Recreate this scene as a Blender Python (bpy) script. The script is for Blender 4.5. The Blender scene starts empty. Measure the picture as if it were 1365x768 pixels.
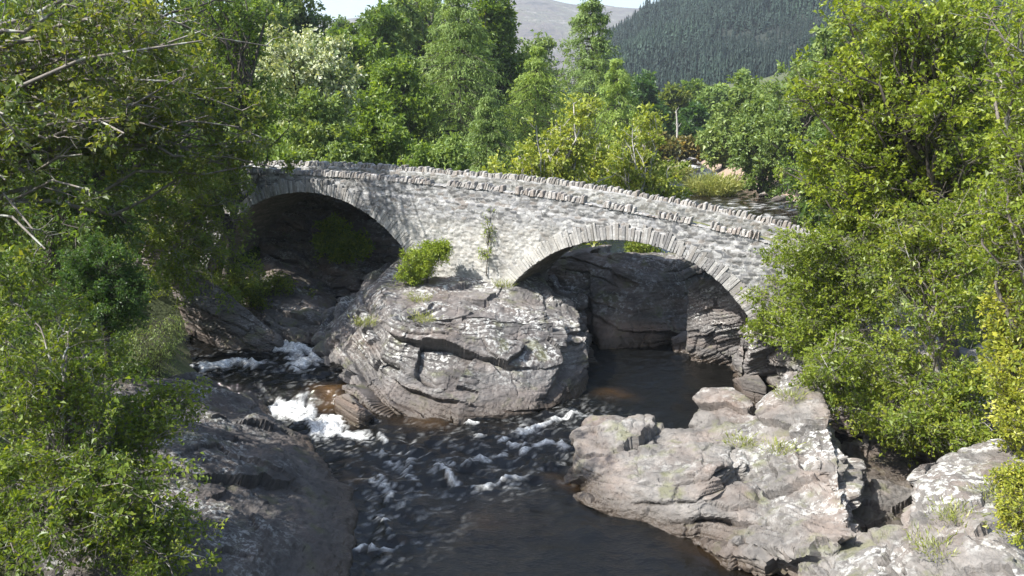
import bpy, bmesh, math
import numpy as np
from mathutils import Vector

# ------------------------------------------------------------------ camera, light, exposure
SC = bpy.context.scene
COL = SC.collection
CAM_H, PITCH, HFOV = 11.0, 12.1, 60.0
cam_d = bpy.data.cameras.new('camera')
cam_d.sensor_width = 36.0
cam_d.lens = 18.0 / math.tan(math.radians(HFOV / 2))
cam_d.clip_start, cam_d.clip_end = 0.1, 12000.0
cam = bpy.data.objects.new('camera', cam_d)
COL.objects.link(cam)
cam.location = (0, 0, CAM_H)
cam.rotation_euler = (math.radians(90 - PITCH), 0, 0)
SC.camera = cam

SUN_TO = Vector((-0.92, -0.42, 1.12)).normalized()       # direction towards the sun
SUN_EL = math.asin(SUN_TO.z)
SUN_AZ = math.atan2(SUN_TO.x, SUN_TO.y)
world = bpy.data.worlds.new('World')
SC.world = world
world.use_nodes = True
wnt = world.node_tree
sky = wnt.nodes.new('ShaderNodeTexSky')
sky.sky_type = 'NISHITA'
sky.sun_disc = False
sky.sun_elevation = SUN_EL
sky.sun_rotation = SUN_AZ
sky.dust_density = 2.0
wnt.nodes['Background'].inputs['Strength'].default_value = 0.135
wnt.links.new(sky.outputs[0], wnt.nodes['Background'].inputs['Color'])
sun_d = bpy.data.lights.new('sun', 'SUN')
sun_d.energy = 5.0
sun_d.angle = math.radians(0.5)
sun_d.color = (1.0, 0.97, 0.92)
sun = bpy.data.objects.new('sun', sun_d)
COL.objects.link(sun)
sun.rotation_euler = SUN_TO.to_track_quat('Z', 'Y').to_euler()
sun.location = (-30, -20, 60)
SC.view_settings.view_transform = 'Standard'
SC.view_settings.look = 'None'
SC.view_settings.exposure = 1.2
SC.view_settings.gamma = 1.0
SC.cycles.use_denoising = True
SC.cycles.max_bounces = 6
SC.cycles.diffuse_bounces = 3
SC.cycles.glossy_bounces = 2
SC.cycles.transmission_bounces = 4
SC.cycles.volume_bounces = 0
SC.cycles.caustics_reflective = False
SC.cycles.caustics_refractive = False

HAZE_DENSITY = 0.0002

# ------------------------------------------------------------------ survey helpers (photo pixels -> metres)
F_PX = 682.5 / math.tan(math.radians(HFOV / 2))
CP, SP = math.cos(math.radians(PITCH)), math.sin(math.radians(PITCH))
def ray(x, y):
    u, v = (x - 682.5) / F_PX, (y - 384) / F_PX
    return np.array([u, CP - v * SP, -SP - v * CP])
def atY(x, y, D):
    r = ray(x, y)
    return np.array([0, 0, CAM_H]) + r * (D / r[1])
def atZ(x, y, z):
    r = ray(x, y)
    return np.array([0, 0, CAM_H]) + r * ((z - CAM_H) / r[2])

# ------------------------------------------------------------------ noise
def _hash(ix, iy, iz, seed):
    with np.errstate(over='ignore'):
        h = (ix.astype(np.int64) * 374761393 + iy.astype(np.int64) * 668265263 + iz.astype(np.int64) * 2147483647 + seed * 974634721).astype(np.uint32)
        h = (h ^ (h >> np.uint32(13))) * np.uint32(1274126177)
        h = h ^ (h >> np.uint32(16))
        h = h * np.uint32(2246822519)
        h = h ^ (h >> np.uint32(13))
    return h.astype(np.float64) / 4294967295.0
def vnoise(p, seed=0):
    p = np.asarray(p, float)
    i = np.floor(p)
    f = p - i
    f = f * f * f * (f * (f * 6 - 15) + 10)
    i = i.astype(np.int64)
    r = 0
    for dx in (0, 1):
        wx = f[:, 0] if dx else 1 - f[:, 0]
        for dy in (0, 1):
            wy = f[:, 1] if dy else 1 - f[:, 1]
            for dz in (0, 1):
                wz = f[:, 2] if dz else 1 - f[:, 2]
                r = r + wx * wy * wz * _hash(i[:, 0] + dx, i[:, 1] + dy, i[:, 2] + dz, seed)
    return r * 2 - 1
def fbm(p, seed=0, octaves=4, gain=0.5):
    a, s, r = 1.0, 1.0, 0
    for o in range(octaves):
        r = r + a * vnoise(np.asarray(p) * s, seed + o * 17)
        a *= gain
        s *= 2.03
    return r
def worley3(p, seed=0):
    """F1, F2, nearest feature point, random id"""
    i = np.floor(p).astype(np.int64)
    n = len(p)
    f1 = np.full(n, 9.0); f2 = np.full(n, 9.0); idr = np.zeros(n); c = np.zeros((n, 3))
    for dx in (-1, 0, 1):
        for dy in (-1, 0, 1):
            for dz in (-1, 0, 1):
                a, b, e = i[:, 0] + dx, i[:, 1] + dy, i[:, 2] + dz
                q = np.stack([a + _hash(a, b, e, seed), b + _hash(a, b, e, seed + 1), e + _hash(a, b, e, seed + 2)], 1)
                d = np.sqrt(((q - p) ** 2).sum(1))
                m = d < f1
                f2 = np.where(m, f1, np.minimum(f2, d))
                f1 = np.where(m, d, f1)
                idr = np.where(m, _hash(a, b, e, seed + 3), idr)
                c[m] = q[m]
    return f1, f2, c, idr
def rnd_of(idr, k):
    return _hash((idr * 1e6).astype(np.int64), np.full(len(idr), k), np.zeros(len(idr)), 5)
def sstep(a, b, x):
    t = np.clip((x - a) / (b - a), 0, 1)
    return t * t * (3 - 2 * t)

# ------------------------------------------------------------------ mesh helpers
def mesh_np(name, V, F, attrs=None, smooth=False):
    """V (N,3); F (M,k) array, all faces with k corners; attrs {name: (domain, values)}"""
    V = np.ascontiguousarray(V, np.float32); F = np.ascontiguousarray(F, np.int32)
    me = bpy.data.meshes.new(name)
    k = F.shape[1]
    me.vertices.add(len(V)); me.vertices.foreach_set('co', V.ravel())
    me.loops.add(F.size); me.loops.foreach_set('vertex_index', F.ravel())
    me.polygons.add(len(F))
    me.polygons.foreach_set('loop_start', np.arange(0, F.size, k, dtype=np.int32))
    me.polygons.foreach_set('loop_total', np.full(len(F), k, np.int32))
    me.polygons.foreach_set('use_smooth', np.full(len(F), smooth, bool))
    me.update(calc_edges=True)
    for an, (dom, val) in (attrs or {}).items():
        a = me.attributes.new(an, 'FLOAT', dom)
        a.data.foreach_set('value', np.ascontiguousarray(val, np.float32))
    return me
def link(name, me, m, parent=None, loc=None):
    o = bpy.data.objects.new(name, me)
    COL.objects.link(o)
    if m is not None:
        me.materials.append(m)
    if parent is not None:
        o.parent = parent
    if loc is not None:
        o.location = loc
    return o
def empty(name, loc):
    o = bpy.data.objects.new(name, None)
    COL.objects.link(o)
    o.location = [float(v) for v in loc]
    o.empty_display_size = 0.3
    return o
def tag(o, label, cat, group=None):
    o['label'] = label; o['category'] = cat
    if group: o['group'] = group
    return o
def grid_faces(nu, nv):
    a = np.arange((nu - 1) * (nv - 1))
    i, j = a // (nv - 1), a % (nv - 1)
    b = i * nv + j
    return np.stack([b, b + nv, b + nv + 1, b + 1], 1)

# ------------------------------------------------------------------ material helpers
def mat(name):
    m = bpy.data.materials.new(name)
    m.use_nodes = True
    nt = m.node_tree
    nt.nodes.clear()
    out = nt.nodes.new('ShaderNodeOutputMaterial')
    return m, nt, out
def nd(nt, typ, props=None, **ins):
    n = nt.nodes.new('ShaderNode' + typ)
    for k, v in (props or {}).items():
        setattr(n, k, v)
    for k, v in ins.items():
        key = k.replace('_', ' ')
        s = n.inputs[int(k[1:])] if k[0] == 'i' and k[1:].isdigit() else n.inputs[key]
        if isinstance(v, bpy.types.NodeSocket):
            nt.links.new(v, s)
        else:
            s.default_value = v
    return n
def rgba(c):
    return (c[0], c[1], c[2], 1.0)
def ramp(nt, fac, stops, interp='LINEAR'):
    n = nt.nodes.new('ShaderNodeValToRGB')
    n.color_ramp.interpolation = interp
    e = n.color_ramp.elements
    while len(e) < len(stops): e.new(0.5)
    for k, (p, c) in enumerate(stops):
        e[k].position = p
        e[k].color = rgba(c) if not isinstance(c, (int, float)) else (c, c, c, 1)
    nt.links.new(fac, n.inputs[0])
    return n.outputs[0]
def mixc(nt, fac, a, b, blend='MIX'):
    n = nt.nodes.new('ShaderNodeMix')
    n.data_type = 'RGBA'; n.blend_type = blend
    for s, v in ((n.inputs[0], fac), (n.inputs[6], a), (n.inputs[7], b)):
        if isinstance(v, bpy.types.NodeSocket): nt.links.new(v, s)
        elif isinstance(v, (int, float)): s.default_value = v
        else: s.default_value = rgba(v)
    return n.outputs[2]
def math_n(nt, op, a, b=0.0, clamp=False):
    n = nt.nodes.new('ShaderNodeMath'); n.operation = op; n.use_clamp = clamp
    for s, v in ((n.inputs[0], a), (n.inputs[1], b)):
        if isinstance(v, bpy.types.NodeSocket): nt.links.new(v, s)
        else: s.default_value = v
    return n.outputs[0]
def coords(nt, scale=(1, 1, 1), world_space=True):
    if world_space:
        src = nt.nodes.new('ShaderNodeNewGeometry').outputs['Position']
    else:
        src = nt.nodes.new('ShaderNodeTexCoord').outputs['Object']
    mp = nt.nodes.new('ShaderNodeMapping')
    mp.inputs['Scale'].default_value = scale
    nt.links.new(src, mp.inputs[0])
    return mp.outputs[0]
def noise(nt, vec, scale, detail=4.0, rough=0.55):
    return nd(nt, 'TexNoise', Vector=vec, Scale=scale, Detail=detail, Roughness=rough).outputs[0]

LEAF_GAIN = 1.75
def leaf_material(name, dark, mid, light, trans=0.45, gloss=0.45):
    m, nt, out = mat(name)
    t = nd(nt, 'Attribute', {'attribute_name': 'tint'}).outputs['Fac']
    oi = nt.nodes.new('ShaderNodeObjectInfo').outputs['Random']
    f = math_n(nt, 'ADD', t, math_n(nt, 'MULTIPLY', math_n(nt, 'SUBTRACT', oi, 0.5), 0.25), True)
    g = LEAF_GAIN
    dark, mid, light = [(min(0.6, q[0] * g * 1.04), min(0.6, q[1] * g), min(0.6, q[2] * g)) for q in (dark, mid, light)]
    c = ramp(nt, f, [(0.0, dark), (0.55, mid), (1.0, light)])
    p = nd(nt, 'BsdfPrincipled', Base_Color=c, Roughness=gloss)
    p.inputs['Specular IOR Level'].default_value = 0.45
    tc = mixc(nt, 1.0, c, (1.6, 1.5, 0.5), 'MULTIPLY')
    tr = nd(nt, 'BsdfTranslucent', Color=tc)
    mx = nd(nt, 'MixShader', i0=trans, i1=p.outputs[0], i2=tr.outputs[0])
    nt.links.new(mx.outputs[0], out.inputs[0])
    return m
def bark_material(name, a, b, lichen=(0.35, 0.36, 0.31), lich=0.55):
    m, nt, out = mat(name)
    v = coords(nt)
    n1 = noise(nt, v, 6.0)
    c = ramp(nt, n1, [(0.3, a), (0.7, b)])
    n2 = noise(nt, v, 2.3)
    c = mixc(nt, ramp(nt, n2, [(lich, 0.0), (lich + 0.1, 0.8)]), c, lichen)
    bp = nd(nt, 'Bump', Height=n1, Strength=0.6, Distance=0.02)
    p = nd(nt, 'BsdfPrincipled', Base_Color=c, Roughness=0.85, Normal=bp.outputs[0])
    nt.links.new(p.outputs[0], out.inputs[0])
    return m

LEAF = {
    'oak': leaf_material('oak_leaf', (0.032, 0.053, 0.009), (0.060, 0.086, 0.014), (0.115, 0.128, 0.028)),
    'beech': leaf_material('beech_leaf', (0.056, 0.086, 0.010), (0.104, 0.142, 0.015), (0.165, 0.20, 0.026), 0.45),
    'hazel': leaf_material('hazel_leaf', (0.046, 0.076, 0.010), (0.090, 0.126, 0.015), (0.155, 0.18, 0.024), 0.42),
    'alder': leaf_material('alder_leaf', (0.030, 0.058, 0.011), (0.056, 0.094, 0.016), (0.095, 0.135, 0.024)),
    'ash': leaf_material('ash_leaf', (0.052, 0.090, 0.016), (0.088, 0.135, 0.024), (0.135, 0.18, 0.036)),
    'larch': leaf_material('larch_needles', (0.065, 0.105, 0.024), (0.100, 0.150, 0.036), (0.145, 0.195, 0.052), 0.3, 0.6),
    'lime': leaf_material('bright_larch_needles', (0.070, 0.115, 0.020), (0.115, 0.170, 0.030), (0.16, 0.215, 0.045), 0.3, 0.6),
    'maple': leaf_material('maple_leaf', (0.075, 0.110, 0.016), (0.160, 0.190, 0.032), (0.245, 0.265, 0.06), 0.4),
    'yellow': leaf_material('yellow_leaf', (0.085, 0.115, 0.014), (0.165, 0.185, 0.024), (0.25, 0.25, 0.04), 0.4),
    'birch': leaf_material('birch_leaf', (0.062, 0.098, 0.026), (0.100, 0.145, 0.040), (0.15, 0.19, 0.058), 0.35),
    'blossom': leaf_material('blossom_leaf', (0.05, 0.085, 0.025), (0.24, 0.27, 0.16), (0.36, 0.38, 0.31), 0.25),
    'dark': leaf_material('dark_leaf', (0.020, 0.048, 0.012), (0.034, 0.072, 0.018), (0.06, 0.10, 0.024)),
    'spruce': leaf_material('spruce_needles', (0.003, 0.011, 0.007), (0.006, 0.018, 0.011), (0.011, 0.027, 0.014), 0.05, 0.8),
    'bright': leaf_material('bright_shrub_leaf', (0.085, 0.13, 0.014), (0.145, 0.19, 0.022), (0.21, 0.25, 0.04), 0.4),
    'gorse': leaf_material('gorse_sprays', (0.05, 0.06, 0.015), (0.085, 0.075, 0.018), (0.16, 0.11, 0.02), 0.2),
    'grass': leaf_material('grass_blades', (0.08, 0.10, 0.02), (0.13, 0.15, 0.035), (0.21, 0.21, 0.07), 0.3),
}
BARK = {
    'grey': bark_material('grey_bark', (0.10, 0.085, 0.07), (0.20, 0.175, 0.15)),
    'dark': bark_material('dark_bark', (0.035, 0.03, 0.024), (0.075, 0.062, 0.05), (0.12, 0.13, 0.09), 0.6),
    'pale': bark_material('pale_bark', (0.28, 0.26, 0.23), (0.45, 0.43, 0.39), (0.12, 0.11, 0.09), 0.6),
}

def rock_material(name, base_a, base_b, lichen=0.6, lichen_scale=1.6, pink=0.3, strata=(0.1, 0.1, 1.0), wet=0.45, moss=0.0):
    m, nt, out = mat(name)
    v = coords(nt)
    vs = coords(nt, strata)
    n_big = noise(nt, v, 0.55, 5.0, 0.6)
    n_mid = noise(nt, v, 3.0, 6.0, 0.65)
    n_str = noise(nt, vs, 3.2, 6.0, 0.62)
    c = ramp(nt, n_big, [(0.3, base_a), (0.7, base_b)])
    c = mixc(nt, 0.65, c, ramp(nt, n_str, [(0.3, 0.2), (0.45, 0.8), (0.55, 0.95), (0.75, 1.25)]), 'MULTIPLY')
    n_fin = noise(nt, vs, 9.0, 5.0, 0.65)
    c = mixc(nt, 0.6, c, ramp(nt, n_fin, [(0.32, 0.25), (0.42, 0.85), (0.7, 1.15)]), 'MULTIPLY')
    c = mixc(nt, 0.5, c, ramp(nt, n_mid, [(0.25, 0.45), (0.55, 0.95), (0.8, 1.25)]), 'MULTIPLY')
    # pinkish iron tint in bands
    c = mixc(nt, math_n(nt, 'MULTIPLY', ramp(nt, noise(nt, vs, 1.1, 3.0), [(0.45, 0.0), (0.7, 1.0)]), pink), c, (0.30, 0.20, 0.145))
    # white crusts of lichen on the upper side
    geo = nt.nodes.new('ShaderNodeNewGeometry')
    sx = nd(nt, 'SeparateXYZ', Vector=geo.outputs['Normal'])
    sp = nd(nt, 'SeparateXYZ', Vector=geo.outputs['Position'])
    lm = math_n(nt, 'MULTIPLY', ramp(nt, noise(nt, v, lichen_scale * 0.45, 3.0), [(0.42, 0.0), (0.6, 1.0)]),
                ramp(nt, noise(nt, v, lichen_scale * 3.4, 5.0, 0.7), [(0.50, 0.0), (0.56, 1.0)]))
    lm = math_n(nt, 'MULTIPLY', lm, ramp(nt, sx.outputs[2], [(0.25, 0.12), (0.65, 1.0)]))
    lm = math_n(nt, 'MULTIPLY', lm, ramp(nt, math_n(nt, 'MULTIPLY', sp.outputs[2], 0.25), [(0.15, 0.0), (0.42, 1.0)]))
    c = mixc(nt, math_n(nt, 'MULTIPLY', lm, lichen), c, (0.52, 0.52, 0.49))
    dk = ramp(nt, noise(nt, v, 0.9, 4.0, 0.6), [(0.5, 0.0), (0.68, 0.75)])
    c = mixc(nt, math_n(nt, 'MULTIPLY', dk, 0.55), c, (0.055, 0.05, 0.046))
    if moss:
        mm = math_n(nt, 'MULTIPLY', ramp(nt, noise(nt, v, 1.3, 4.0), [(0.55, 0.0), (0.66, moss)]), ramp(nt, sx.outputs[2], [(0.2, 0.0), (0.6, 1.0)]))
        c = mixc(nt, mm, c, (0.10, 0.11, 0.025))
    # wet, browner stone just above the water
    wz = math_n(nt, 'ADD', sp.outputs[2], math_n(nt, 'MULTIPLY', n_mid, -0.25))
    wm = ramp(nt, wz, [(0.02, 1.0), (wet, 0.0)])
    c = mixc(nt, math_n(nt, 'MULTIPLY', wm, 0.85), c, (0.050, 0.036, 0.024))
    rg = ramp(nt, wm, [(0.0, 0.78), (1.0, 0.3)])
    hsum = math_n(nt, 'ADD', math_n(nt, 'ADD', math_n(nt, 'MULTIPLY', n_str, 0.8), math_n(nt, 'MULTIPLY', n_fin, 0.5)), noise(nt, v, 9.0, 6.0, 0.7))
    bp = nd(nt, 'Bump', Height=hsum, Strength=0.75, Distance=0.07)
    p = nd(nt, 'BsdfPrincipled', Base_Color=c, Roughness=rg, Normal=bp.outputs[0])
    nt.links.new(p.outputs[0], out.inputs[0])
    return m

# ------------------------------------------------------------------ terrain
_ys = [-40, 0, 20, 25, 30, 38, 43, 47, 52, 58, 70, 80, 100, 112, 125, 140, 170, 240]
_xl = [-8, -6, -6.5, -7.5, -9.5, -13.5, -13.0, -9.0, -4, 1, 7, 10.5, 15, 17.5, 20.5, 23, 22, 20]
_xr = [11, 11, 12.0, 12.0, 9.5, 12.0, 12.5, 13.5, 16, 20, 25, 26.5, 26, 25.5, 27.5, 29, 27, 26]
def ground_z(x, y):
    x = np.asarray(x, float); y = np.asarray(y, float)
    xl, xr = np.interp(y, _ys, _xl), np.interp(y, _ys, _xr)
    dl, dr = xl - x, x - xr
    d = np.maximum(dl, dr)
    up = np.clip(y / 60 - 1.2, 0, 1)                    # beyond the gorge the banks are low
    prof = np.interp(d, [-4, -1, 0, 2, 6, 12, 30, 120, 400], [-1.6, -1.2, -0.5, 1.2, 4.0, 6.5, 9.5, 26, 40])
    prof_r = np.interp(d, [-4, -1, 0, 2, 5, 14, 30, 120, 400], [-1.6, -1.2, -0.5, 1.3, 3.6, 5.2, 9, 22, 40])
    low = np.interp(d, [-4, -1, 0, 3, 8, 30, 120, 400], [-0.9, -0.4, 0.25, 1.1, 2.2, 7, 22, 34])
    gorge = np.where(dl > dr, prof, prof_r)
    z = gorge * (1 - up) + (low + np.interp(y, [60, 140, 240], [0.6, 1.7, 3.5])) * up
    p = np.stack([x * 0.12, y * 0.12, np.zeros_like(x)], -1).reshape(-1, 3)
    n = fbm(p, 3, 4).reshape(x.shape)
    z = z + n * np.interp(d, [-2, 0, 4, 30], [0.15, 0.2, 0.5, 1.2])
    z = np.where(np.abs(x) > 300, np.minimum(z, 45), z)
    return z
def gz(x, y):
    return float(ground_z(np.array([x]), np.array([y]))[0])

gx = np.unique(np.concatenate([np.linspace(-6000, -320, 12), np.linspace(-320, -50, 40), np.arange(-50, 60, 0.6), np.linspace(60, 320, 40), np.linspace(320, 6000, 12)]))
gy = np.unique(np.concatenate([np.linspace(-400, -40, 12), np.arange(-40, 150, 0.6), np.linspace(150, 420, 40), np.linspace(420, 9000, 14)]))
GX, GY = np.meshgrid(gx, gy, indexing='ij')
GZ = ground_z(GX, GY)
m_ground, nt, out = mat('bank_soil')
v = coords(nt)
c = ramp(nt, noise(nt, v, 0.5, 6.0), [(0.3, (0.035, 0.05, 0.014)), (0.5, (0.06, 0.075, 0.02)), (0.7, (0.10, 0.09, 0.04))])
sp = nd(nt, 'SeparateXYZ', Vector=nt.nodes.new('ShaderNodeNewGeometry').outputs['Position'])
far_y = ramp(nt, math_n(nt, 'MULTIPLY', sp.outputs[1], 0.01), [(0.6, 0.0), (0.7, 1.0)])
stony = math_n(nt, 'MULTIPLY', far_y, ramp(nt, math_n(nt, 'MULTIPLY', sp.outputs[2], 0.2), [(0.44, 1.0), (0.62, 0.0)]))
c = mixc(nt, stony, c, ramp(nt, noise(nt, v, 4.0, 5.0, 0.7), [(0.3, (0.16, 0.11, 0.08)), (0.7, (0.42, 0.32, 0.25))]))
p = nd(nt, 'BsdfPrincipled', Base_Color=c, Roughness=0.95, Normal=nd(nt, 'Bump', Height=noise(nt, v, 5.0, 6.0), Strength=0.8, Distance=0.15).outputs[0])
nt.links.new(p.outputs[0], out.inputs[0])
o = link('ground', mesh_np('ground', np.stack([GX, GY, GZ], -1).reshape(-1, 3), grid_faces(len(gx), len(gy)), smooth=True), m_ground)
o['kind'] = 'structure'

# hills
def hill(name, xs, ys, zf, m):
    X, Y = np.meshgrid(xs, ys, indexing='ij')
    o = link(name, mesh_np(name, np.stack([X, Y, zf(X, Y)], -1).reshape(-1, 3), grid_faces(len(xs), len(ys)), smooth=True), m)
    o['kind'] = 'structure'
    return o
m_moor, nt, out = mat('heather_moor')
v = coords(nt)
n1 = math_n(nt, 'ADD', math_n(nt, 'MULTIPLY', noise(nt, v, 0.009, 8.0, 0.7), 0.6), math_n(nt, 'MULTIPLY', noise(nt, coords(nt, (1, 1, 2.5)), 0.045, 6.0, 0.7), 0.4))
c = ramp(nt, n1, [(0.40, (0.045, 0.036, 0.034)), (0.48, (0.11, 0.085, 0.075)), (0.53, (0.09, 0.083, 0.053)), (0.60, (0.21, 0.183, 0.168))])
p = nd(nt, 'BsdfPrincipled', Base_Color=c, Roughness=1.0, Normal=nd(nt, 'Bump', Height=noise(nt, v, 0.02, 8.0, 0.7), Strength=1.0, Distance=20.0).outputs[0])
nt.links.new(p.outputs[0], out.inputs[0])
def moor_z(X, Y):
    ridge = np.interp(X, [-2400, -1300, -900, -560, -330, -100, 50, 220, 330, 420, 560, 800, 2600],
                      [120, 190, 215, 218, 232, 285, 300, 262, 265, 268, 255, 200, 120])
    k = sstep(1300, 2600, Y) * (1 - 0.6 * sstep(2600, 3400, Y))
    n = fbm(np.stack([X * 0.004, Y * 0.004, 0 * X], -1).reshape(-1, 3), 9, 6, 0.55).reshape(X.shape)
    return 5 + (ridge - 5) * k + n * 16 * k
hill('far_hill', np.linspace(-2400, 2600, 190), np.linspace(1250, 3400, 90), moor_z, m_moor)

CX = np.array([40, 70, 96, 140, 180, 240, 330, 480, 700])
CZ = np.array([34, 58, 72, 92, 106, 122, 140, 160, 170])
def conif_z(X, Y):
    ridge = np.interp(X, CX, CZ) 
    k = sstep(330, 700, Y) ** 0.8
    n = fbm(np.stack([X * 0.012, Y * 0.012, 0 * X], -1).reshape(-1, 3), 21, 4).reshape(X.shape)
    return np.where(X < 30, -4, 2 + (ridge - 10) * k * sstep(30, 75, X + 0.05 * (700 - Y)) + n * 4)
m_floor, nt, out = mat('forest_floor')
c = ramp(nt, noise(nt, coords(nt), 0.08, 5.0), [(0.35, (0.006, 0.010, 0.007)), (0.7, (0.016, 0.022, 0.013))])
p = nd(nt, 'BsdfPrincipled', Base_Color=c, Roughness=1.0)
nt.links.new(p.outputs[0], out.inputs[0])
hill('wooded_hill', np.linspace(20, 720, 90), np.linspace(300, 860, 70), conif_z, m_floor)

# ------------------------------------------------------------------ water
def seg_dist(P, a, b):
    ab = b - a
    t = np.clip(((P - a) @ ab) / (ab @ ab), 0, 1)
    return np.sqrt(((P - a - t[:, None] * ab) ** 2).sum(1))
wx = np.unique(np.round(np.concatenate([np.arange(-16, 16, 0.1), np.arange(16, 42, 0.5)]), 3))
wy = np.unique(np.round(np.concatenate([np.arange(-30, 14, 1.0), np.arange(14, 47, 0.1), np.arange(47, 175, 0.45)]), 3))
WX, WY = np.meshgrid(wx, wy, indexing='ij')
W2 = np.stack([WX, WY], -1).reshape(-1, 2)
def water_level(x, y):
    left = sstep(-4.5, -5.5, x)
    z = np.interp(y, [46, 72, 120, 135, 140, 170], [0, 0.9, 1.35, 1.6, 2.3, 2.7])
    step = 0.55 * sstep(30.0, 31.2, y + (x + 7) * 0.25) + 0.5 * sstep(37.8, 39.3, y + (x + 9.5) * 0.5)
    return z * (1 - left * (y < 46)) + left * step * (y < 47)
wz = water_level(W2[:, 0], W2[:, 1])
P3 = np.c_[W2, np.zeros(len(W2))]
warp = np.c_[fbm(P3 * 0.8, 31, 3), fbm(P3 * 0.8, 37, 3)] * 0.35
PW = W2 + warp
foam = np.zeros(len(W2)); turb = np.zeros(len(W2))
def foam_line(pts, w, amt, z=0.0):
    global foam, turb
    q = [atZ(px, py, z)[:2] for px, py in pts]
    d = np.full(len(W2), 99.0)
    for a, b in zip(q[:-1], q[1:]):
        d = np.minimum(d, seg_dist(PW, np.array(a), np.array(b)))
    foam = np.maximum(foam, amt * np.exp(-(d / (w * (0.75 if z < 0.3 and pts[0][0] > 470 else 1.0))) ** 2))
    turb = np.maximum(turb, np.exp(-(d / (w * 3 + 0.6)) ** 2))
foam_line([(758, 603), (728, 596), (700, 600)], 0.33, 0.95)
foam_line([(584, 629), (600, 634), (618, 640)], 0.28, 0.95)
foam_line([(615, 640), (650, 642), (690, 637)], 0.16, 0.75)
foam_line([(606, 624), (640, 612), (668, 600)], 0.20, 0.7)
foam_line([(640, 578), (670, 580), (702, 592)], 0.28, 0.72)
foam_line([(700, 580), (730, 564), (757, 551)], 0.30, 0.85)
foam_line([(690, 620), (720, 612), (750, 612)], 0.3, 0.6)
foam_line([(505, 582), (515, 605), (533, 628), (550, 640)], 0.3, 0.58)
foam_line([(540, 628), (556, 615)], 0.16, 0.7)
foam_line([(500, 646), (517, 656), (512, 674)], 0.28, 0.66)
foam_line([(494, 688), (514, 709)], 0.25, 0.6)
foam_line([(474, 724), (500, 728), (523, 732)], 0.14, 0.85)
foam_line([(610, 564), (628, 566)], 0.13, 1.0)
foam_line([(520, 600), (600, 606)], 0.3, 0.42)
foam_line([(380, 540), (405, 548), (432, 556), (440, 568)], 0.62, 1.5, 0.25)
foam_line([(400, 568), (440, 578), (480, 582)], 0.45, 0.85, 0.05)
foam_line([(376, 455), (398, 462), (412, 476)], 0.6, 1.4, 0.75)
foam_line([(395, 478), (420, 492)], 0.4, 0.7, 0.55)
foam_line([(275, 490), (300, 482), (335, 487)], 0.55, 0.95, 0.55)
foam_line([(890, 214), (925, 218)], 1.4, 1.1, 2.0)
foam_line([(985, 276), (1040, 290)], 0.6, 0.6, 1.0)
foam_line([(960, 275), (1060, 278)], 2.5, 0.45, 1.0)  # faint riffle foam spread wide, its pale tone painting in reflected sky
foam_line([(895, 226), (930, 228)], 2.0, 0.4, 1.7)  # same upstream: sky reflection put into the colour as thin foam
foam_line([(1010, 455), (1030, 470)], 0.35, 0.6)
streak = fbm(np.c_[PW * np.array([2.2, 3.4]), np.zeros(len(W2))], 41, 4, 0.6)
fine = fbm(np.c_[PW * 5.0, np.zeros(len(W2))], 47, 3, 0.6)
fl = np.where(W2[:, :1] < -3.5, np.array([[0.62, -0.78]]), np.array([[-0.72, -0.69]]))     # flow direction
ca, cb = (PW * fl).sum(1), PW[:, 0] * -fl[:, 1] + PW[:, 1] * fl[:, 0]
z0 = np.zeros(len(W2))
st1 = fbm(np.stack([ca * 1.5, cb * 5.5, z0], 1), 141, 4, 0.6)
st2 = fbm(np.stack([ca * 4.0, cb * 11.0, z0], 1), 143, 3, 0.65)
patch = fbm(P3 * 0.9, 145, 2)
env = np.clip(foam * 1.15, 0, 1.15)
foam_v = np.clip(env * 1.15 + 0.55 * st1 + 0.55 * st2 + 0.22 * patch - 0.70 + 0.35 * (env > 0.9), 0, 1) * np.clip(env * 4, 0, 1)
foam_v = np.maximum(foam_v, 0.38 * np.clip(turb * 1.2, 0, 1) * np.clip(0.7 * st2 + 0.5 * st1 - 0.30, 0, 1))
wave = 0.05 * fbm(P3 * np.array([1.1, 1.6, 1]), 51, 4, 0.55) + turb * 0.10 * fbm(P3 * np.array([1.6, 2.2, 1]), 57, 3, 0.6) + 0.16 * np.clip(foam, 0, 1) * (0.5 + 0.6 * st1 + 0.3 * st2)
gb = ground_z(W2[:, 0], W2[:, 1])
shallow = np.zeros(len(W2))
def shoal(px, py, r, amt, z=0.0):
    global shallow
    q = atZ(px, py, z)[:2]
    d = np.sqrt(((PW - q) ** 2).sum(1)) / r
    shallow = np.maximum(shallow, amt * np.exp(-d ** 2))
for a in ((445, 540, 0.7, 0.8), (470, 560, 0.8, 0.35), (820, 525, 0.6, 0.3), (750, 640, 0.5, 0.5),
          (470, 640, 0.5, 0.45), (1010, 740, 0.8, 0.5), (950, 735, 0.7, 0.35), (650, 690, 1.2, 0.10), (560, 560, 0.8, 0.4)):
    shoal(*a)
far_sh = sstep(60, 80, W2[:, 1]) * 0.08
shallow = np.maximum(shallow, far_sh)
m_water, nt, out = mat('peaty_water')
fo = nd(nt, 'Attribute', {'attribute_name': 'foam'}).outputs['Fac']
sh = nd(nt, 'Attribute', {'attribute_name': 'shallow'}).outputs['Fac']
v = coords(nt)
nb = math_n(nt, 'ADD', noise(nt, coords(nt, (1.0, 1.5, 1)), 2.6, 3.0), math_n(nt, 'MULTIPLY', noise(nt, coords(nt, (1.0, 1.8, 1)), 8.0, 4.0), 0.5))
bp = nd(nt, 'Bump', Height=nb, Strength=0.55, Distance=0.12)
c = mixc(nt, sh, (0.004, 0.004, 0.0035), (0.075, 0.040, 0.012))
foc = math_n(nt, 'MULTIPLY', fo, ramp(nt, noise(nt, v, 11.0, 5.0, 0.75), [(0.35, 0.25), (0.6, 1.0)]))
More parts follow.
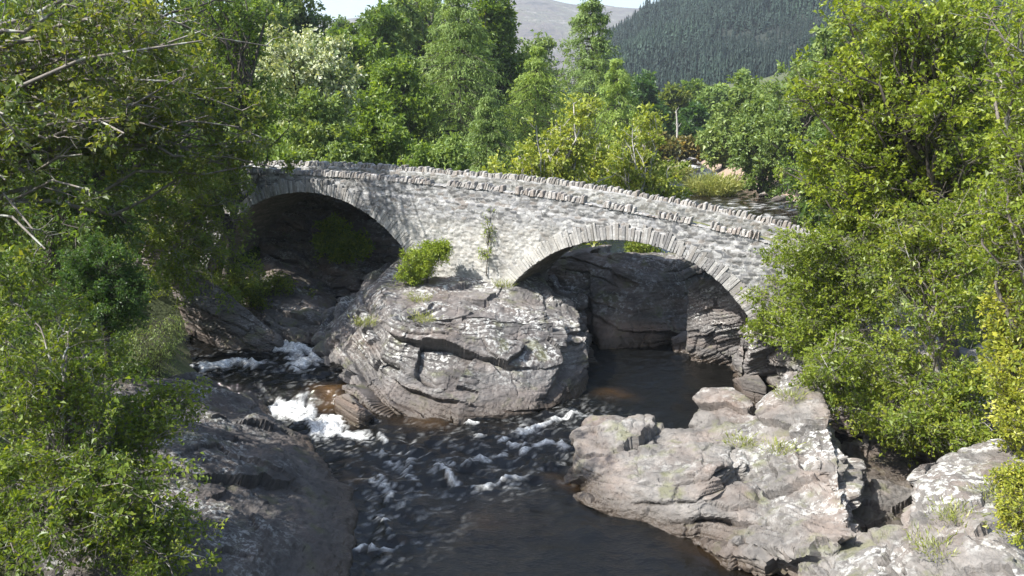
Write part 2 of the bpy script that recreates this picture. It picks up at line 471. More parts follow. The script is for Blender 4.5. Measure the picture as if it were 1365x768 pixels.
wp = nd(nt, 'BsdfPrincipled', Base_Color=c, Roughness=0.07, IOR=1.333, Normal=bp.outputs[0])
fp = nd(nt, 'BsdfPrincipled', Base_Color=rgba((0.78, 0.79, 0.77)), Roughness=0.7, Normal=nd(nt, 'Bump', Height=noise(nt, v, 12.0, 4.0, 0.7), Strength=0.7, Distance=0.06).outputs[0])
mx = nd(nt, 'MixShader', i0=foc, i1=wp.outputs[0], i2=fp.outputs[0])
nt.links.new(mx.outputs[0], out.inputs[0])
o = link('river_water', mesh_np('river_water', np.c_[W2, wz + wave], grid_faces(len(wx), len(wy)), {'foam': ('POINT', foam_v), 'shallow': ('POINT', shallow)}, True), m_water)
o['kind'] = 'structure'

# ------------------------------------------------------------------ rocks
def edge_smooth(V, E, it, lam=0.5):
    deg = np.bincount(E.ravel(), minlength=len(V)).astype(float)[:, None]
    deg[deg == 0] = 1
    for _ in range(it):
        s = np.zeros_like(V)
        for k in range(3):
            s[:, k] = np.bincount(E[:, 0], V[E[:, 1], k], len(V)) + np.bincount(E[:, 1], V[E[:, 0], k], len(V))
        V = V + lam * (s / deg - V)
    return V
def rock(name, hulls, m, label, cat='rock', voxel=0.09, strata=(0.1, -0.1, 1.0), thick=0.45, ledge=0.16, block=(1.4, 1.4), blk=0.35, rough=0.12, seed=1, smooth_it=3, group=None):
    bm = bmesh.new()
    for h in hulls:
        vs = [bm.verts.new([float(c) for c in q]) for q in h]
        r = bmesh.ops.convex_hull(bm, input=vs)
        junk = [g for g in r['geom_interior'] if isinstance(g, bmesh.types.BMVert)] + [g for g in r['geom_unused'] if isinstance(g, bmesh.types.BMVert)]
        for g in set(junk):
            if g.is_valid: bm.verts.remove(g)
    bmesh.ops.recalc_face_normals(bm, faces=bm.faces)
    me0 = bpy.data.meshes.new('t'); bm.to_mesh(me0); bm.free()
    o = bpy.data.objects.new(name, me0)
    COL.objects.link(o)
    md = o.modifiers.new('r', 'REMESH'); md.mode = 'VOXEL'; md.voxel_size = voxel; md.adaptivity = 0
    dg = bpy.context.evaluated_depsgraph_get()
    me = bpy.data.meshes.new_from_object(o.evaluated_get(dg))
    o.modifiers.clear()
    V = np.empty(len(me.vertices) * 3, np.float32); me.vertices.foreach_get('co', V); V = V.reshape(-1, 3).astype(float)
    E = np.empty(len(me.edges) * 2, np.int32); me.edges.foreach_get('vertices', E); E = E.reshape(-1, 2)
    V = edge_smooth(V, E, smooth_it + 1)
    me.vertices.foreach_set('co', V.astype(np.float32).ravel()); me.update()
    N = np.empty(len(V) * 3, np.float32); me.vertices.foreach_get('normal', N); N = N.reshape(-1, 3).astype(float)
    N = edge_smooth(N, E, 4)
    N /= np.linalg.norm(N, axis=1)[:, None] + 1e-9
    sn = np.array(strata, float); sn /= np.linalg.norm(sn)
    # beds, and blocks split by joints inside each bed
    a = np.cross(sn, [0.3, 1, 0.1]); a /= np.linalg.norm(a); b = np.cross(sn, a)
    w1 = fbm(V * 0.30, seed + 11, 3)
    s = (V @ sn) / thick + 0.50 * w1 + 0.10 * fbm(V * 1.4, seed + 13, 2)
    z0 = np.zeros(len(V))
    k = np.floor(s)
    low = _hash(k, z0, z0, seed + 60) * 0.55
    k = np.where(s - k < low, k - 1, k); fr = s - k
    qa = (V @ a) / (block[0] * (0.6 + 0.9 * _hash(k, z0, z0, seed + 61))) + 9 * _hash(k, z0, z0, seed + 62) + 0.22 * fbm(V * 0.7, seed + 63, 3)
    qb = (V @ b) / (block[1] * (0.6 + 0.9 * _hash(k, z0, z0, seed + 64))) + 9 * _hash(k, z0, z0, seed + 65) + 0.22 * fbm(V * 0.7, seed + 66, 3)
    ka, kb = np.floor(qa), np.floor(qb)
    idb = _hash(k, ka, kb, seed + 67)
    side = np.clip(1.45 - np.abs(N @ sn), 0.38, 1)
    mod = np.clip(0.72 + 0.9 * fbm(V * 0.28, seed + 70, 2), 0.12, 1.25)
    crack = np.clip(0.45 + 1.1 * fbm(V * 0.5, seed + 71, 2), 0, 1)
    tilt = ((qa - ka - 0.5) * (_hash(k, ka, kb, seed + 72) - 0.5) + (qb - kb - 0.5) * (_hash(k, ka, kb, seed + 73) - 0.5)) * 1.4
    D = blk * (0.50 * (idb - 0.5) + 0.45 * tilt + 0.75 * (_hash(k, z0, z0, seed + 2) - 0.5)) * side * mod
    db = np.minimum(fr - np.where(fr < 0.5, 0, 0), np.abs(1 + _hash(k + 1, z0, z0, seed + 60) * 0.55 - fr)) * thick
    dj = np.minimum(np.minimum(qa - ka, ka + 1 - qa) * block[0], np.minimum(qb - kb, kb + 1 - qb) * block[1])
    D = D - ledge * crack * np.exp(-(db / 0.055) ** 2) * side - 0.4 * ledge * crack * np.exp(-(dj / 0.045) ** 2) * side
    s2 = s * 3.7 + 0.3 * fbm(V * 1.1, seed + 15, 2)
    k2 = np.floor(s2); fr2 = s2 - k2
    D = D + side * mod * ledge * (0.40 * (_hash(k2, np.floor(qa * 1.7), z0, seed + 4) - 0.5) - 0.22 * np.exp(-((np.minimum(fr2, 1 - fr2)) / 0.12) ** 2))
    rid = 1 - np.abs(vnoise(V * 0.8, seed + 80)) * 2
    D = D + rough * 0.3 * rid + rough * 0.8 * fbm(V * 0.45, seed + 19, 2) + rough * 0.16 * fbm(V * 4.2, seed + 23, 3, 0.6)
    V = V + N * D[:, None]
    me.vertices.foreach_set('co', V.astype(np.float32).ravel())
    me.polygons.foreach_set('use_smooth', np.zeros(len(me.polygons), bool))
    me.update()
    o.data = me
    bpy.data.meshes.remove(me0)
    me.name = name
    me.materials.clear(); me.materials.append(m)
    tag(o, label, cat, group)
    return o
def hull_px(*pts, drop=1.6, back=None):
    """corners given as photo pixel + distance, or ('w', x, y, z); water-line corners are repeated below the water"""
    q = []
    for t in pts:
        if t[0] == 'w': q.append(np.array(t[1:], float))
        elif t[0] == 'z': q.append(atZ(t[1], t[2], t[3]))
        else: q.append(atY(*t))
    low = [p * np.array([1, 1, 0]) + np.array([0, 0, -drop]) for p in q if p[2] < 1.1]
    return q + low

M_ROCK = rock_material('grey_schist', (0.074, 0.067, 0.065), (0.20, 0.188, 0.177), 0.9, 1.7, 0.18, (0.25, 0.2, 1.6), moss=0.4)
M_ROCK_R = rock_material('pale_schist', (0.115, 0.106, 0.097), (0.25, 0.233, 0.212), 0.9, 1.5, 0.3, (0.5, 0.35, 1.4), moss=0.45)
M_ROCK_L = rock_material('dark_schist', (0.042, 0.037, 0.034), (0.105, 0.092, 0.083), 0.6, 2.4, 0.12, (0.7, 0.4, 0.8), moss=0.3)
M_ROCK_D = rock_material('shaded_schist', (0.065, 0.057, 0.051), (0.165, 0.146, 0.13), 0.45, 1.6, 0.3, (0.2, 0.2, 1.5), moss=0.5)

rock('island_rock', [
    # left facet and lichen-covered top
    hull_px((410, 466, 36.4), (448, 428, 36.9), (503, 372, 37.4), (556, 376, 37.2), (690, 380, 37.2), (722, 398, 36.8), (530, 425, 32.6), (440, 500, 33.4), ('z', 420, 488, 0.3), ('z', 455, 530, 0.0), (492, 500, 31.4), (640, 418, 33.2), (735, 422, 34.2),
            ('w', 2.2, 42, 2.2), ('w', -5.0, 45, 3.4), ('w', 1.0, 43, 3.4), ('w', -9.0, 40.5, 0.8), ('w', -6.6, 46, 1.6), ('w', 2, 45, 1)),
    # steep dark front
    hull_px((535, 430, 31.9), (640, 424, 32.3), (742, 426, 33.4), (496, 486, 31.2), (515, 540, 29.9), (600, 552, 29.4), (712, 543, 29.8), (750, 480, 31.9), ('z', 465, 535, 0), ('z', 535, 558, 0), ('z', 610, 563, 0), ('z', 722, 553, 0), ('w', 1, 37, 0), ('w', -5, 36, 0), ('w', 0, 37, 2.0)),
    # stepped right end, bed over bed
    hull_px((690, 398, 35.8), (742, 412, 35.4), (770, 432, 34.9), (776, 452, 34.4), (690, 440, 33.2), ('w', 3.2, 41, 2.0), ('w', 0, 41, 2.6), ('w', 0, 36, 1.6), ('w', 2.4, 36, 1.5)),
    hull_px((680, 455, 32.4), (783, 452, 34.0), (786, 482, 33.4), (700, 490, 31.4), ('w', 3.4, 40, 1.4), ('w', 0, 40, 1.6), ('w', 0, 36, .5), ('w', 2.8, 38, .6)),
    hull_px((660, 500, 30.6), (770, 490, 32.8), (784, 500, 33.2), ('z', 782, 522, 0), ('z', 735, 552, 0), (712, 538, 30.1), ('w', 3.0, 40, .6), ('w', 0, 38, .6)),
    ], M_ROCK, 'large pale grey layered rock island in mid river carrying the bridge pier', 'rock', 0.05, (0.16, -0.18, 1.0), 0.46, 0.24, (2.3, 1.5), 1.15, 0.15, 7, 1)
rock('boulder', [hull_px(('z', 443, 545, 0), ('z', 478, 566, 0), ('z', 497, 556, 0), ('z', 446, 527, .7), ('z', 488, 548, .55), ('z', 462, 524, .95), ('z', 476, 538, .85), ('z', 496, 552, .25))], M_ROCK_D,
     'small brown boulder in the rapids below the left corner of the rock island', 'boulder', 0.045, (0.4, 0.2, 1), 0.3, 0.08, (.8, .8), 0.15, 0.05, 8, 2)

# right bank outcrop
rock('rock_outcrop', [
    hull_px(('z', 750, 640, 0), ('z', 790, 668, 0), ('z', 860, 700, 0), ('z', 925, 722, 0), (768, 580, 26.3), (762, 610, 24.9), (810, 565, 27.4), (905, 570, 26.8), (985, 580, 25.6), (1000, 620, 22.8), (930, 668, 21.2), (860, 650, 22.0), (800, 635, 23.4), ('w', 5.5, 22, 1.5), ('w', 4.5, 28, .6)),
    hull_px(('z', 905, 575, .4), (940, 520, 28.6), (975, 516, 28.6), (1000, 545, 27.0), (1010, 560, 26.0), (930, 575, 27), (985, 600, 25)),
    hull_px((1050, 497, 27.6), (1080, 508, 27.2), (1010, 545, 26.6), (985, 600, 24.6), (960, 660, 22.2), ('z', 930, 715, .1), ('z', 1010, 735, 0), ('z', 1075, 768, 0), (1100, 545, 24.3), (1118, 600, 21.7), (1120, 640, 20.3), (1125, 690, 18.9), (1110, 740, 17.9), (1060, 600, 23.6),
            ('w', 9.6, 28, 0.5), ('w', 9.4, 22, -0.8), ('w', 8, 17, -1.5)),
    hull_px((1040, 740, 19.2), (1090, 770, 17.8), (1130, 715, 18.9), (1190, 712, 18.0), (1230, 760, 15.9), (1200, 790, 15.6), (1230, 720, 17.2), ('w', 9, 15, -1), ('w', 9.0, 19.6, -1.0), ('w', 12, 18, 0)),
    hull_px((905, 575, 26.6), (1000, 562, 26), (1060, 600, 23.8), (1040, 640, 22.4), (1020, 700, 20.4), (940, 680, 21.0), (900, 640, 22.6), ('z', 940, 716, .1), ('w', 8, 26, 0), ('w', 5, 26, 0)),
    hull_px(('w', 8.6, 26, -1), ('w', 12.5, 26, -1), ('w', 12.5, 20, -1), ('w', 8.6, 20, -1), ('w', 9.2, 26, .35), ('w', 12.5, 26, .2), ('w', 12, 20, .2), ('w', 9, 20, .35)),
    hull_px((1210, 625, 19.9), (1212, 690, 18.0), (1240, 618, 19.8), (1320, 610, 19.5), (1370, 650, 17.6), (1375, 790, 13.4), (1215, 780, 15.0), (1300, 690, 16.3), (1290, 780, 14.0), ('w', 15, 22, 3.0), ('w', 18, 20, 3), ('w', 14, 12, 0), ('w', 9, 13, -1)),
    hull_px((1090, 515, 29.5), (1150, 535, 29), (1210, 545, 28.0), (1290, 560, 25.5), (1370, 580, 23), ('w', 18, 22, 3.6), ('w', 20, 30, 4.2), ('w', 11, 32, 2.4), ('w', 11.4, 28, -1), ('w', 12.6, 24, -1), ('w', 20, 20, 0)),
    ], M_ROCK_R, 'broad pale rock outcrop with white lichen along the right bank below overhanging trees', 'rock', 0.05, (-0.18, 0.16, 1.0), 0.46, 0.28, (1.9, 1.2), 0.85, 0.18, 15, 1)
rock('boulder', [hull_px(('z', 988, 525, 0), ('z', 1015, 528, 0), (990, 503, 31.0), (1012, 498, 31.0), (1022, 515, 30.4), ('w', 9.5, 33, .3), ('w', 8.6, 33, .3))], M_ROCK_D,
     'small dark boulder in the water behind the right outcrop', 'boulder', 0.05, (0.2, 0.2, 1), 0.5, 0.05, (.9, .9), 0.1, 0.05, 9, 3)

# left bank slab
rock('rock_slab', [
    hull_px((248, 500, 30.5), (300, 512, 30.0), ('z', 352, 540, .2), ('z', 400, 590, .1), ('z', 452, 630, 0.0), ('z', 470, 690, 0), ('z', 462, 765, 0), ('z', 440, 820, 0),
            (430, 640, 23.6), (330, 560, 26.8), (380, 610, 24.4), (280, 600, 22.5), (300, 700, 19.0), (270, 768, 16.0), (400, 700, 20.4), (400, 768, 18.3), (240, 560, 25),
            ('w', -11, 30, 1.6), ('w', -12, 24, 3), ('w', -10, 16, 3), ('w', -6, 14, 0)),
    ], M_ROCK_L, 'long dark smooth rock slab sloping into the water on the left bank', 'rock', 0.06, (0.55, -0.25, 0.8), 0.6, 0.12, (1.9, 1.2), 0.8, 0.26, 26, 1)
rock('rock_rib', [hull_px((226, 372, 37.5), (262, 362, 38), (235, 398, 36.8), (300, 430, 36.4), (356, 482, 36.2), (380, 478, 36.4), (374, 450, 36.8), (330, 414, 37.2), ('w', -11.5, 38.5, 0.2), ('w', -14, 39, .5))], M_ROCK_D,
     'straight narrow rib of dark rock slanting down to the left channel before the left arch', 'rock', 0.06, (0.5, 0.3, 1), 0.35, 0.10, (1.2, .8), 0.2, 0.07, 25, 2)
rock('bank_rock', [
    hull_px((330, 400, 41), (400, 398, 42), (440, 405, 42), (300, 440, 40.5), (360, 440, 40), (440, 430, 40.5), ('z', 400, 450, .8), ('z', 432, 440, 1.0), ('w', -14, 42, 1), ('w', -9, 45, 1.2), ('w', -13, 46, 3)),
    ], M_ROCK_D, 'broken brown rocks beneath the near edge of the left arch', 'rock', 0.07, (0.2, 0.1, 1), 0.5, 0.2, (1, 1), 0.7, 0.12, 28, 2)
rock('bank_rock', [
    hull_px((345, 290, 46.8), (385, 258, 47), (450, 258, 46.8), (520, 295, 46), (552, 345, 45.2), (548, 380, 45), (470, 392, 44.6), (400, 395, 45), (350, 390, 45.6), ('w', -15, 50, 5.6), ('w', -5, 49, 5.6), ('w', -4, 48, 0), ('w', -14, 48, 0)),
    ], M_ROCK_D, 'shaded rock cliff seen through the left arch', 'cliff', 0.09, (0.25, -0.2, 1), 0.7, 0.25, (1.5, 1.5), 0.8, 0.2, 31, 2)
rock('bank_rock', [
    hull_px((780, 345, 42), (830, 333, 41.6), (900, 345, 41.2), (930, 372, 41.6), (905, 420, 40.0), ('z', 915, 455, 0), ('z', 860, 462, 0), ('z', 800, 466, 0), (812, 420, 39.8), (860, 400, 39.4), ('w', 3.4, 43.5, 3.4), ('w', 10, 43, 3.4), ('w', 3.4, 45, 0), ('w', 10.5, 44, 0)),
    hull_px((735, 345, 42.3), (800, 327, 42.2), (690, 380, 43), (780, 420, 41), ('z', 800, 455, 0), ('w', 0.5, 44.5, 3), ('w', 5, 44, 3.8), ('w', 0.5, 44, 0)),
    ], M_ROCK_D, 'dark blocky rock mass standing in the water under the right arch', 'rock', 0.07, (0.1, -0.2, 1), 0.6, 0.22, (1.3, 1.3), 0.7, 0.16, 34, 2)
rock('bank_rock', [
    hull_px((922, 378, 36.6), (965, 374, 35.9), (985, 400, 35.0), (988, 430, 34.6), (915, 432, 36.6), (940, 440, 35.6), ('z', 990, 482, 0), ('z', 925, 476, 0), ('w', 11.5, 36.5, 3.2), ('w', 9.5, 38.5, 2.6), ('w', 8.0, 38, 0)),
    hull_px(('z', 975, 492, 0), ('z', 1030, 492, 0), (985, 440, 33.8), (1005, 415, 33.0), (1040, 405, 32.2), (1000, 470, 32.4), ('w', 11, 35, 2.6), ('w', 13, 32, 2.8), ('w', 9.5, 34.5, 0)),
    hull_px((985, 400, 35), (1010, 380, 34.0), (1012, 440, 33.6), ('z', 1012, 480, 0), ('z', 985, 480, 0), ('w', 12, 36, 3), ('w', 12, 33, 3), ('w', 11, 35, 0)),
    hull_px((895, 452, 38.4), (930, 445, 38.0), ('z', 945, 478, 0), ('z', 900, 470, 0), ('w', 9, 39, 1.2), ('w', 8, 40, 0)),
    ], M_ROCK, 'sunlit tilted rock ledges at the right foot of the right arch', 'rock', 0.06, (-0.45, 0.1, 1), 0.5, 0.26, (1.4, 1.4), 0.5, 0.1, 37, 2)
rock('bank_rock', [
    hull_px(('z', 1012, 490, 0), ('z', 1060, 480, 0), (1005, 430, 34.6), (985, 415, 36.2), (1030, 420, 33.2), (1070, 445, 33), ('w', 14, 38, 3.0), ('w', 11, 37.5, 3.2), ('w', 14, 30, 2.2), ('w', 10.5, 30, .5)),
    ], M_ROCK_R, 'low rocks at the water edge beneath the right bank saplings', 'rock', 0.07, (0, 0.1, 1), 0.45, 0.15, (1, 1), 0.45, 0.1, 39, 2)

# ------------------------------------------------------------------ the stone bridge
BE, BL = np.array([9.7, 33.0]), np.array([-11.1, 42.0])
BD = (BL - BE) / np.linalg.norm(BL - BE)            # along the bridge, right end -> left end
BN = np.array([-BD[1], BD[0]])                       # towards the camera
BW = 4.8
U0, U1 = -1.6, 29.0
ARCHES = [(5.75, -0.85, 6.25, 2.9), (21.0, -0.15, 6.85, 2.9)]      # centre u, centre z, intrados radius, springing z
def top_z(u):
    return np.interp(u, [-2, 0, 0.6, 3.6, 7.5, 11.35, 15, 18.4, 22, 27, 30], [5.45, 5.9, 6.05, 6.55, 7.08, 7.42, 7.58, 7.70, 7.78, 7.72, 7.6])
def bpt(u, w, z):
    """u along, w across (0 = near face, BW = far face), z up"""
    u, w, z = np.broadcast_arrays(np.asarray(u, float), np.asarray(w, float), np.asarray(z, float))
    return np.stack([BE[0] + BD[0] * u - BN[0] * w, BE[1] + BD[1] * u - BN[1] * w, z], -1)
def in_arch(u, z, grow=0.0):
    r = np.zeros(np.shape(u), bool)
    for uc, zc, R, zs in ARCHES:
        hs = math.sqrt(R * R - (zs - zc) ** 2)
        r |= ((u - uc) ** 2 + (z - zc) ** 2 < (R + grow) ** 2) & (z >= zs)
        r |= (np.abs(u - uc) < hs + grow) & (z < zs)
    return r
def masonry(u, z, seed, cu=0.34, cz=0.145):
    """rubble stones: height, per-stone random, joint mask"""
    P = np.stack([u, z, 0 * u], 1)
    wp = np.stack([fbm(P * 1.3, seed, 2), fbm(P * 1.3, seed + 5, 2)], 1) * 0.06
    q = np.stack([(u + wp[:, 0]) / cu, (z + wp[:, 1]) / cz, np.full(len(u), 0.5)], 1)
    i = np.floor(q).astype(np.int64)
    f1 = np.full(len(u), 9.0); f2 = f1.copy(); idr = np.zeros(len(u))
    for dx in (-1, 0, 1):
        for dz in (-1, 0, 1):
            a, b = i[:, 0] + dx, i[:, 1] + dz
            zz = np.zeros_like(a)
            cx = a + 0.15 + 0.7 * _hash(a, b, zz, seed) + 0.5 * (b % 2)
            cz_ = b + 0.22 + 0.56 * _hash(a, b, zz, seed + 1)
            d = np.maximum(np.abs(cx - q[:, 0]) ** 1.0, np.abs(cz_ - q[:, 1])) * 0.55 + 0.45 * np.hypot(cx - q[:, 0], cz_ - q[:, 1])
            m = d < f1
            f2 = np.where(m, f1, np.minimum(f2, d)); f1 = np.where(m, d, f1)
            idr = np.where(m, _hash(a, b, zz, seed + 2), idr)
    j = sstep(0.02, 0.2, f2 - f1)
    h = 0.026 * j + 0.034 * (rnd_of(idr, 3) - 0.5) * j + 0.012 * fbm(P * 9, seed + 8, 3)
    return h, idr, 1 - j

def stone_material(name, cols, mortar, lime=0.0, dirt=0.35, lichen=0.35):
    m, nt, out = mat(name)
    at = lambda k: nd(nt, 'Attribute', {'attribute_name': k}).outputs['Fac']
    v = coords(nt)
    n = len(cols)
    c = ramp(nt, at('stone'), [(i / n, cc) for i, cc in enumerate(cols)], 'CONSTANT')
    nm = noise(nt, v, 7.0, 6.0, 0.65)
    c = mixc(nt, 0.5, c, ramp(nt, nm, [(0.25, 0.5), (0.5, 0.95), (0.8, 1.3)]), 'MULTIPLY')
    if lime:
        lm = math_n(nt, 'MULTIPLY', at('lime'), ramp(nt, noise(nt, v, 3.0, 5.0, 0.7), [(0.3, 0.25), (0.6, 1.0)]))
        c = mixc(nt, math_n(nt, 'MULTIPLY', lm, lime), c, (0.55, 0.53, 0.47))
    c = mixc(nt, math_n(nt, 'MULTIPLY', at('joint'), 0.45), c, mortar)
    dk = ramp(nt, noise(nt, coords(nt, (1, 1, 0.5)), 1.1, 5.0, 0.6), [(0.48, 0.0), (0.68, 1.0)])
    c = mixc(nt, math_n(nt, 'MULTIPLY', dk, dirt), c, (0.10, 0.095, 0.085))
    lw = ramp(nt, noise(nt, v, 4.6, 5.0, 0.72), [(0.56, 0.0), (0.62, 1.0)])
    c = mixc(nt, math_n(nt, 'MULTIPLY', lw, lichen), c, (0.56, 0.56, 0.53))
    bp = nd(nt, 'Bump', Height=noise(nt, v, 14.0, 6.0, 0.7), Strength=0.7, Distance=0.04)
    p = nd(nt, 'BsdfPrincipled', Base_Color=c, Roughness=0.9, Normal=bp.outputs[0])
    nt.links.new(p.outputs[0], out.inputs[0])
    return m
GREYS = [(0.075, 0.076, 0.076), (0.23, 0.23, 0.228), (0.13, 0.126, 0.12), (0.30, 0.30, 0.295), (0.17, 0.152, 0.137), (0.25, 0.252, 0.255), (0.105, 0.108, 0.113), (0.34, 0.338, 0.33), (0.19, 0.19, 0.194)]
M_WALL = stone_material('rubble_masonry', GREYS, (0.27, 0.262, 0.245), 0.72, 0.5, 0.45)
M_RING = stone_material('voussoir_stone', [(0.19, 0.185, 0.18), (0.30, 0.29, 0.275), (0.24, 0.225, 0.205), (0.36, 0.35, 0.33)], (0.30, 0.28, 0.25), 0.75, 0.4, 0.4)
M_COPE = stone_material('coping_stone', [(0.19, 0.175, 0.16), (0.29, 0.27, 0.25), (0.23, 0.20, 0.175), (0.34, 0.32, 0.295)], (0.2, 0.19, 0.17), 0.0, 0.35, 0.55)
M_SOFF = stone_material('arch_soffit_stone', [(0.16, 0.14, 0.12), (0.24, 0.21, 0.18), (0.19, 0.165, 0.14)], (0.15, 0.13, 0.11), 0.0, 0.5, 0.15)

bridge = empty('stone_bridge', bpt(13.0, BW / 2, 2.0))
tag(bridge, 'old humped two-arch rubble stone bridge standing on the rock island over the river', 'bridge')
B0 = np.array(bridge.location)
def bpart(name, V, F, m, attrs=None, smooth=False, parent=None):
    o = link(name, mesh_np(name, V - B0, F, attrs, smooth), m, parent or bridge)
    return o
COPE_H = 0.25
def lime_mask(u, z):
    return np.clip(sstep(5.0, 10.0, u) * (1 - sstep(15.5, 19.5, u)) * (1 - sstep(5.0, 6.3, z)) + 0.04, 0, 1)
for side in (0, 1):
    st = 0.045 if side == 0 else 0.12
    us, ts = np.arange(U0, U1, st), np.arange(0.8, 7.6, st)
    UU, ZZ = np.meshgrid(us, ts, indexing='ij')
    tz = top_z(UU) - COPE_H
    ZZ = np.where(np.abs(ZZ - tz) < st * 0.5, tz, ZZ)
    u, z = UU.ravel(), ZZ.ravel()
    h, idr, jm = masonry(u, z, 60 + side)
    # string line under the parapet: the parapet steps in slightly
    par = sstep(-0.03, 0.03, z - (top_z(u) - COPE_H - 0.62))
    bulge = 0.03 * fbm(np.stack([u * 0.4, z * 0.4, 0 * u], 1), 77, 2)
    out_d = h + bulge - 0.07 * par
    w = -out_d if side == 0 else BW + out_d
    F = grid_faces(len(us), len(ts))
    cu, cz_ = u[F].mean(1), z[F].mean(1)
    keep = ~in_arch(cu, cz_, 0.12) & (cz_ < top_z(cu) - COPE_H)
    fh = np.interp(cu, [-2, 1.2, 10.5, 15, 15.6, 30], [1.0, 1.6, 1.8, 1.8, 1.8, 1.8])
    keep &= cz_ > fh
    if side == 1: F = F[:, ::-1]
    bpart('spandrel_wall', bpt(u, w, z), F[keep], M_WALL,
          {'stone': ('POINT', idr), 'joint': ('POINT', jm), 'lime': ('POINT', lime_mask(u, z) if side == 0 else 0 * u)}, True)
# boxes with jitter, as one mesh
def stones(boxes, rng):
    """boxes: list of 8 corner arrays -> subdivided, chipped stones"""
    Vs, Fs, ids = [], [], []
    bf = np.array([[0, 1, 3, 2], [4, 6, 7, 5], [0, 4, 5, 1], [2, 3, 7, 6], [0, 2, 6, 4], [1, 5, 7, 3]])
    for k, c in enumerate(boxes):
        Fs.append(bf + 8 * k); Vs.append(c); ids.append(np.full(8, rng.random()))
    return np.concatenate(Vs), np.concatenate(Fs), np.concatenate(ids)
def bevelled(me, w=0.025, seg=1):
    bm = bmesh.new(); bm.from_mesh(me)
    bmesh.ops.bevel(bm, geom=list(bm.edges), offset=w, segments=seg, affect='EDGES', profile=0.5)
    bm.to_mesh(me); bm.free()
rng = np.random.default_rng(5)
for side in (0, 1):
    for (uc, zc, R, zs) in ARCHES:
        a0 = math.asin((zs - zc) / R) - 0.10
        n = int((math.pi - 2 * a0) * R / 0.125)
        boxes = []
        for i in range(n):
            th0 = a0 + (math.pi - 2 * a0) * (i + 0.025) / n
            th1 = a0 + (math.pi - 2 * a0) * (i + 0.975) / n
            Ro = R + 0.60 + rng.uniform(-0.16, 0.14)
            Ri = R + rng.uniform(-0.015, 0.02)
            pr = 0.05 + rng.uniform(-0.02, 0.025)
            c = []
            for w in (-pr, 0.35):
                for rr in (Ri, Ro):
                    for th in (th0, th1):
                        jt = rng.uniform(-0.012, 0.012, 2)
                        ww = w if side == 0 else BW - w
                        c.append(bpt(uc + (rr + jt[0]) * math.cos(th + jt[1] * 0.3), ww, zc + (rr + jt[0]) * math.sin(th + jt[1] * 0.3)))
            boxes.append(np.array(c))
        V, F, ids = stones(boxes, rng)
        uu = (V[:, :2] - BE) @ BD
        o = bpart('arch_ring', V, F, M_RING, {'stone': ('POINT', ids), 'joint': ('POINT', 0 * ids), 'lime': ('POINT', lime_mask(uu, V[:, 2]))})
        bm = bmesh.new(); bm.from_mesh(o.data); bmesh.ops.recalc_face_normals(bm, faces=bm.faces); bm.to_mesh(o.data); bm.free()
        bevelled(o.data, 0.014)
# soffits with the pier and abutment sides
for (uc, zc, R, zs) in ARCHES:
    a0 = math.asin((zs - zc) / R)
    hs = R * math.cos(a0)
    th = np.linspace(a0, math.pi - a0, 150)
    zlow = np.linspace(-0.8, zs, 50)[:-1]
    pu = np.concatenate([np.full(49, uc + hs), uc + R * np.cos(th), np.full(49, uc - hs)])
    pz = np.concatenate([zlow, zc + R * np.sin(th), zlow[::-1]])
    nu = np.concatenate([np.full(49, -1.0), -np.cos(th), np.full(49, 1.0)])
    nz = np.concatenate([np.zeros(49), -np.sin(th), np.zeros(49)])
    ws = np.linspace(0.02, BW - 0.02, 70)
    s = np.concatenate([[0], np.cumsum(np.hypot(np.diff(pu), np.diff(pz)))])
    S, Wg = np.meshgrid(s, ws, indexing='ij')
    h, idr, jm = masonry(Wg.ravel(), S.ravel(), 90, 0.6, 0.2)
    h = h.reshape(S.shape) - 0.02
    V = bpt(pu[:, None] + nu[:, None] * h, Wg, pz[:, None] + nz[:, None] * h)
    bpart('arch_soffit', V.reshape(-1, 3), grid_faces(len(s), len(ws))[:, ::-1], M_SOFF, {'stone': ('POINT', idr), 'joint': ('POINT', jm)}, True)
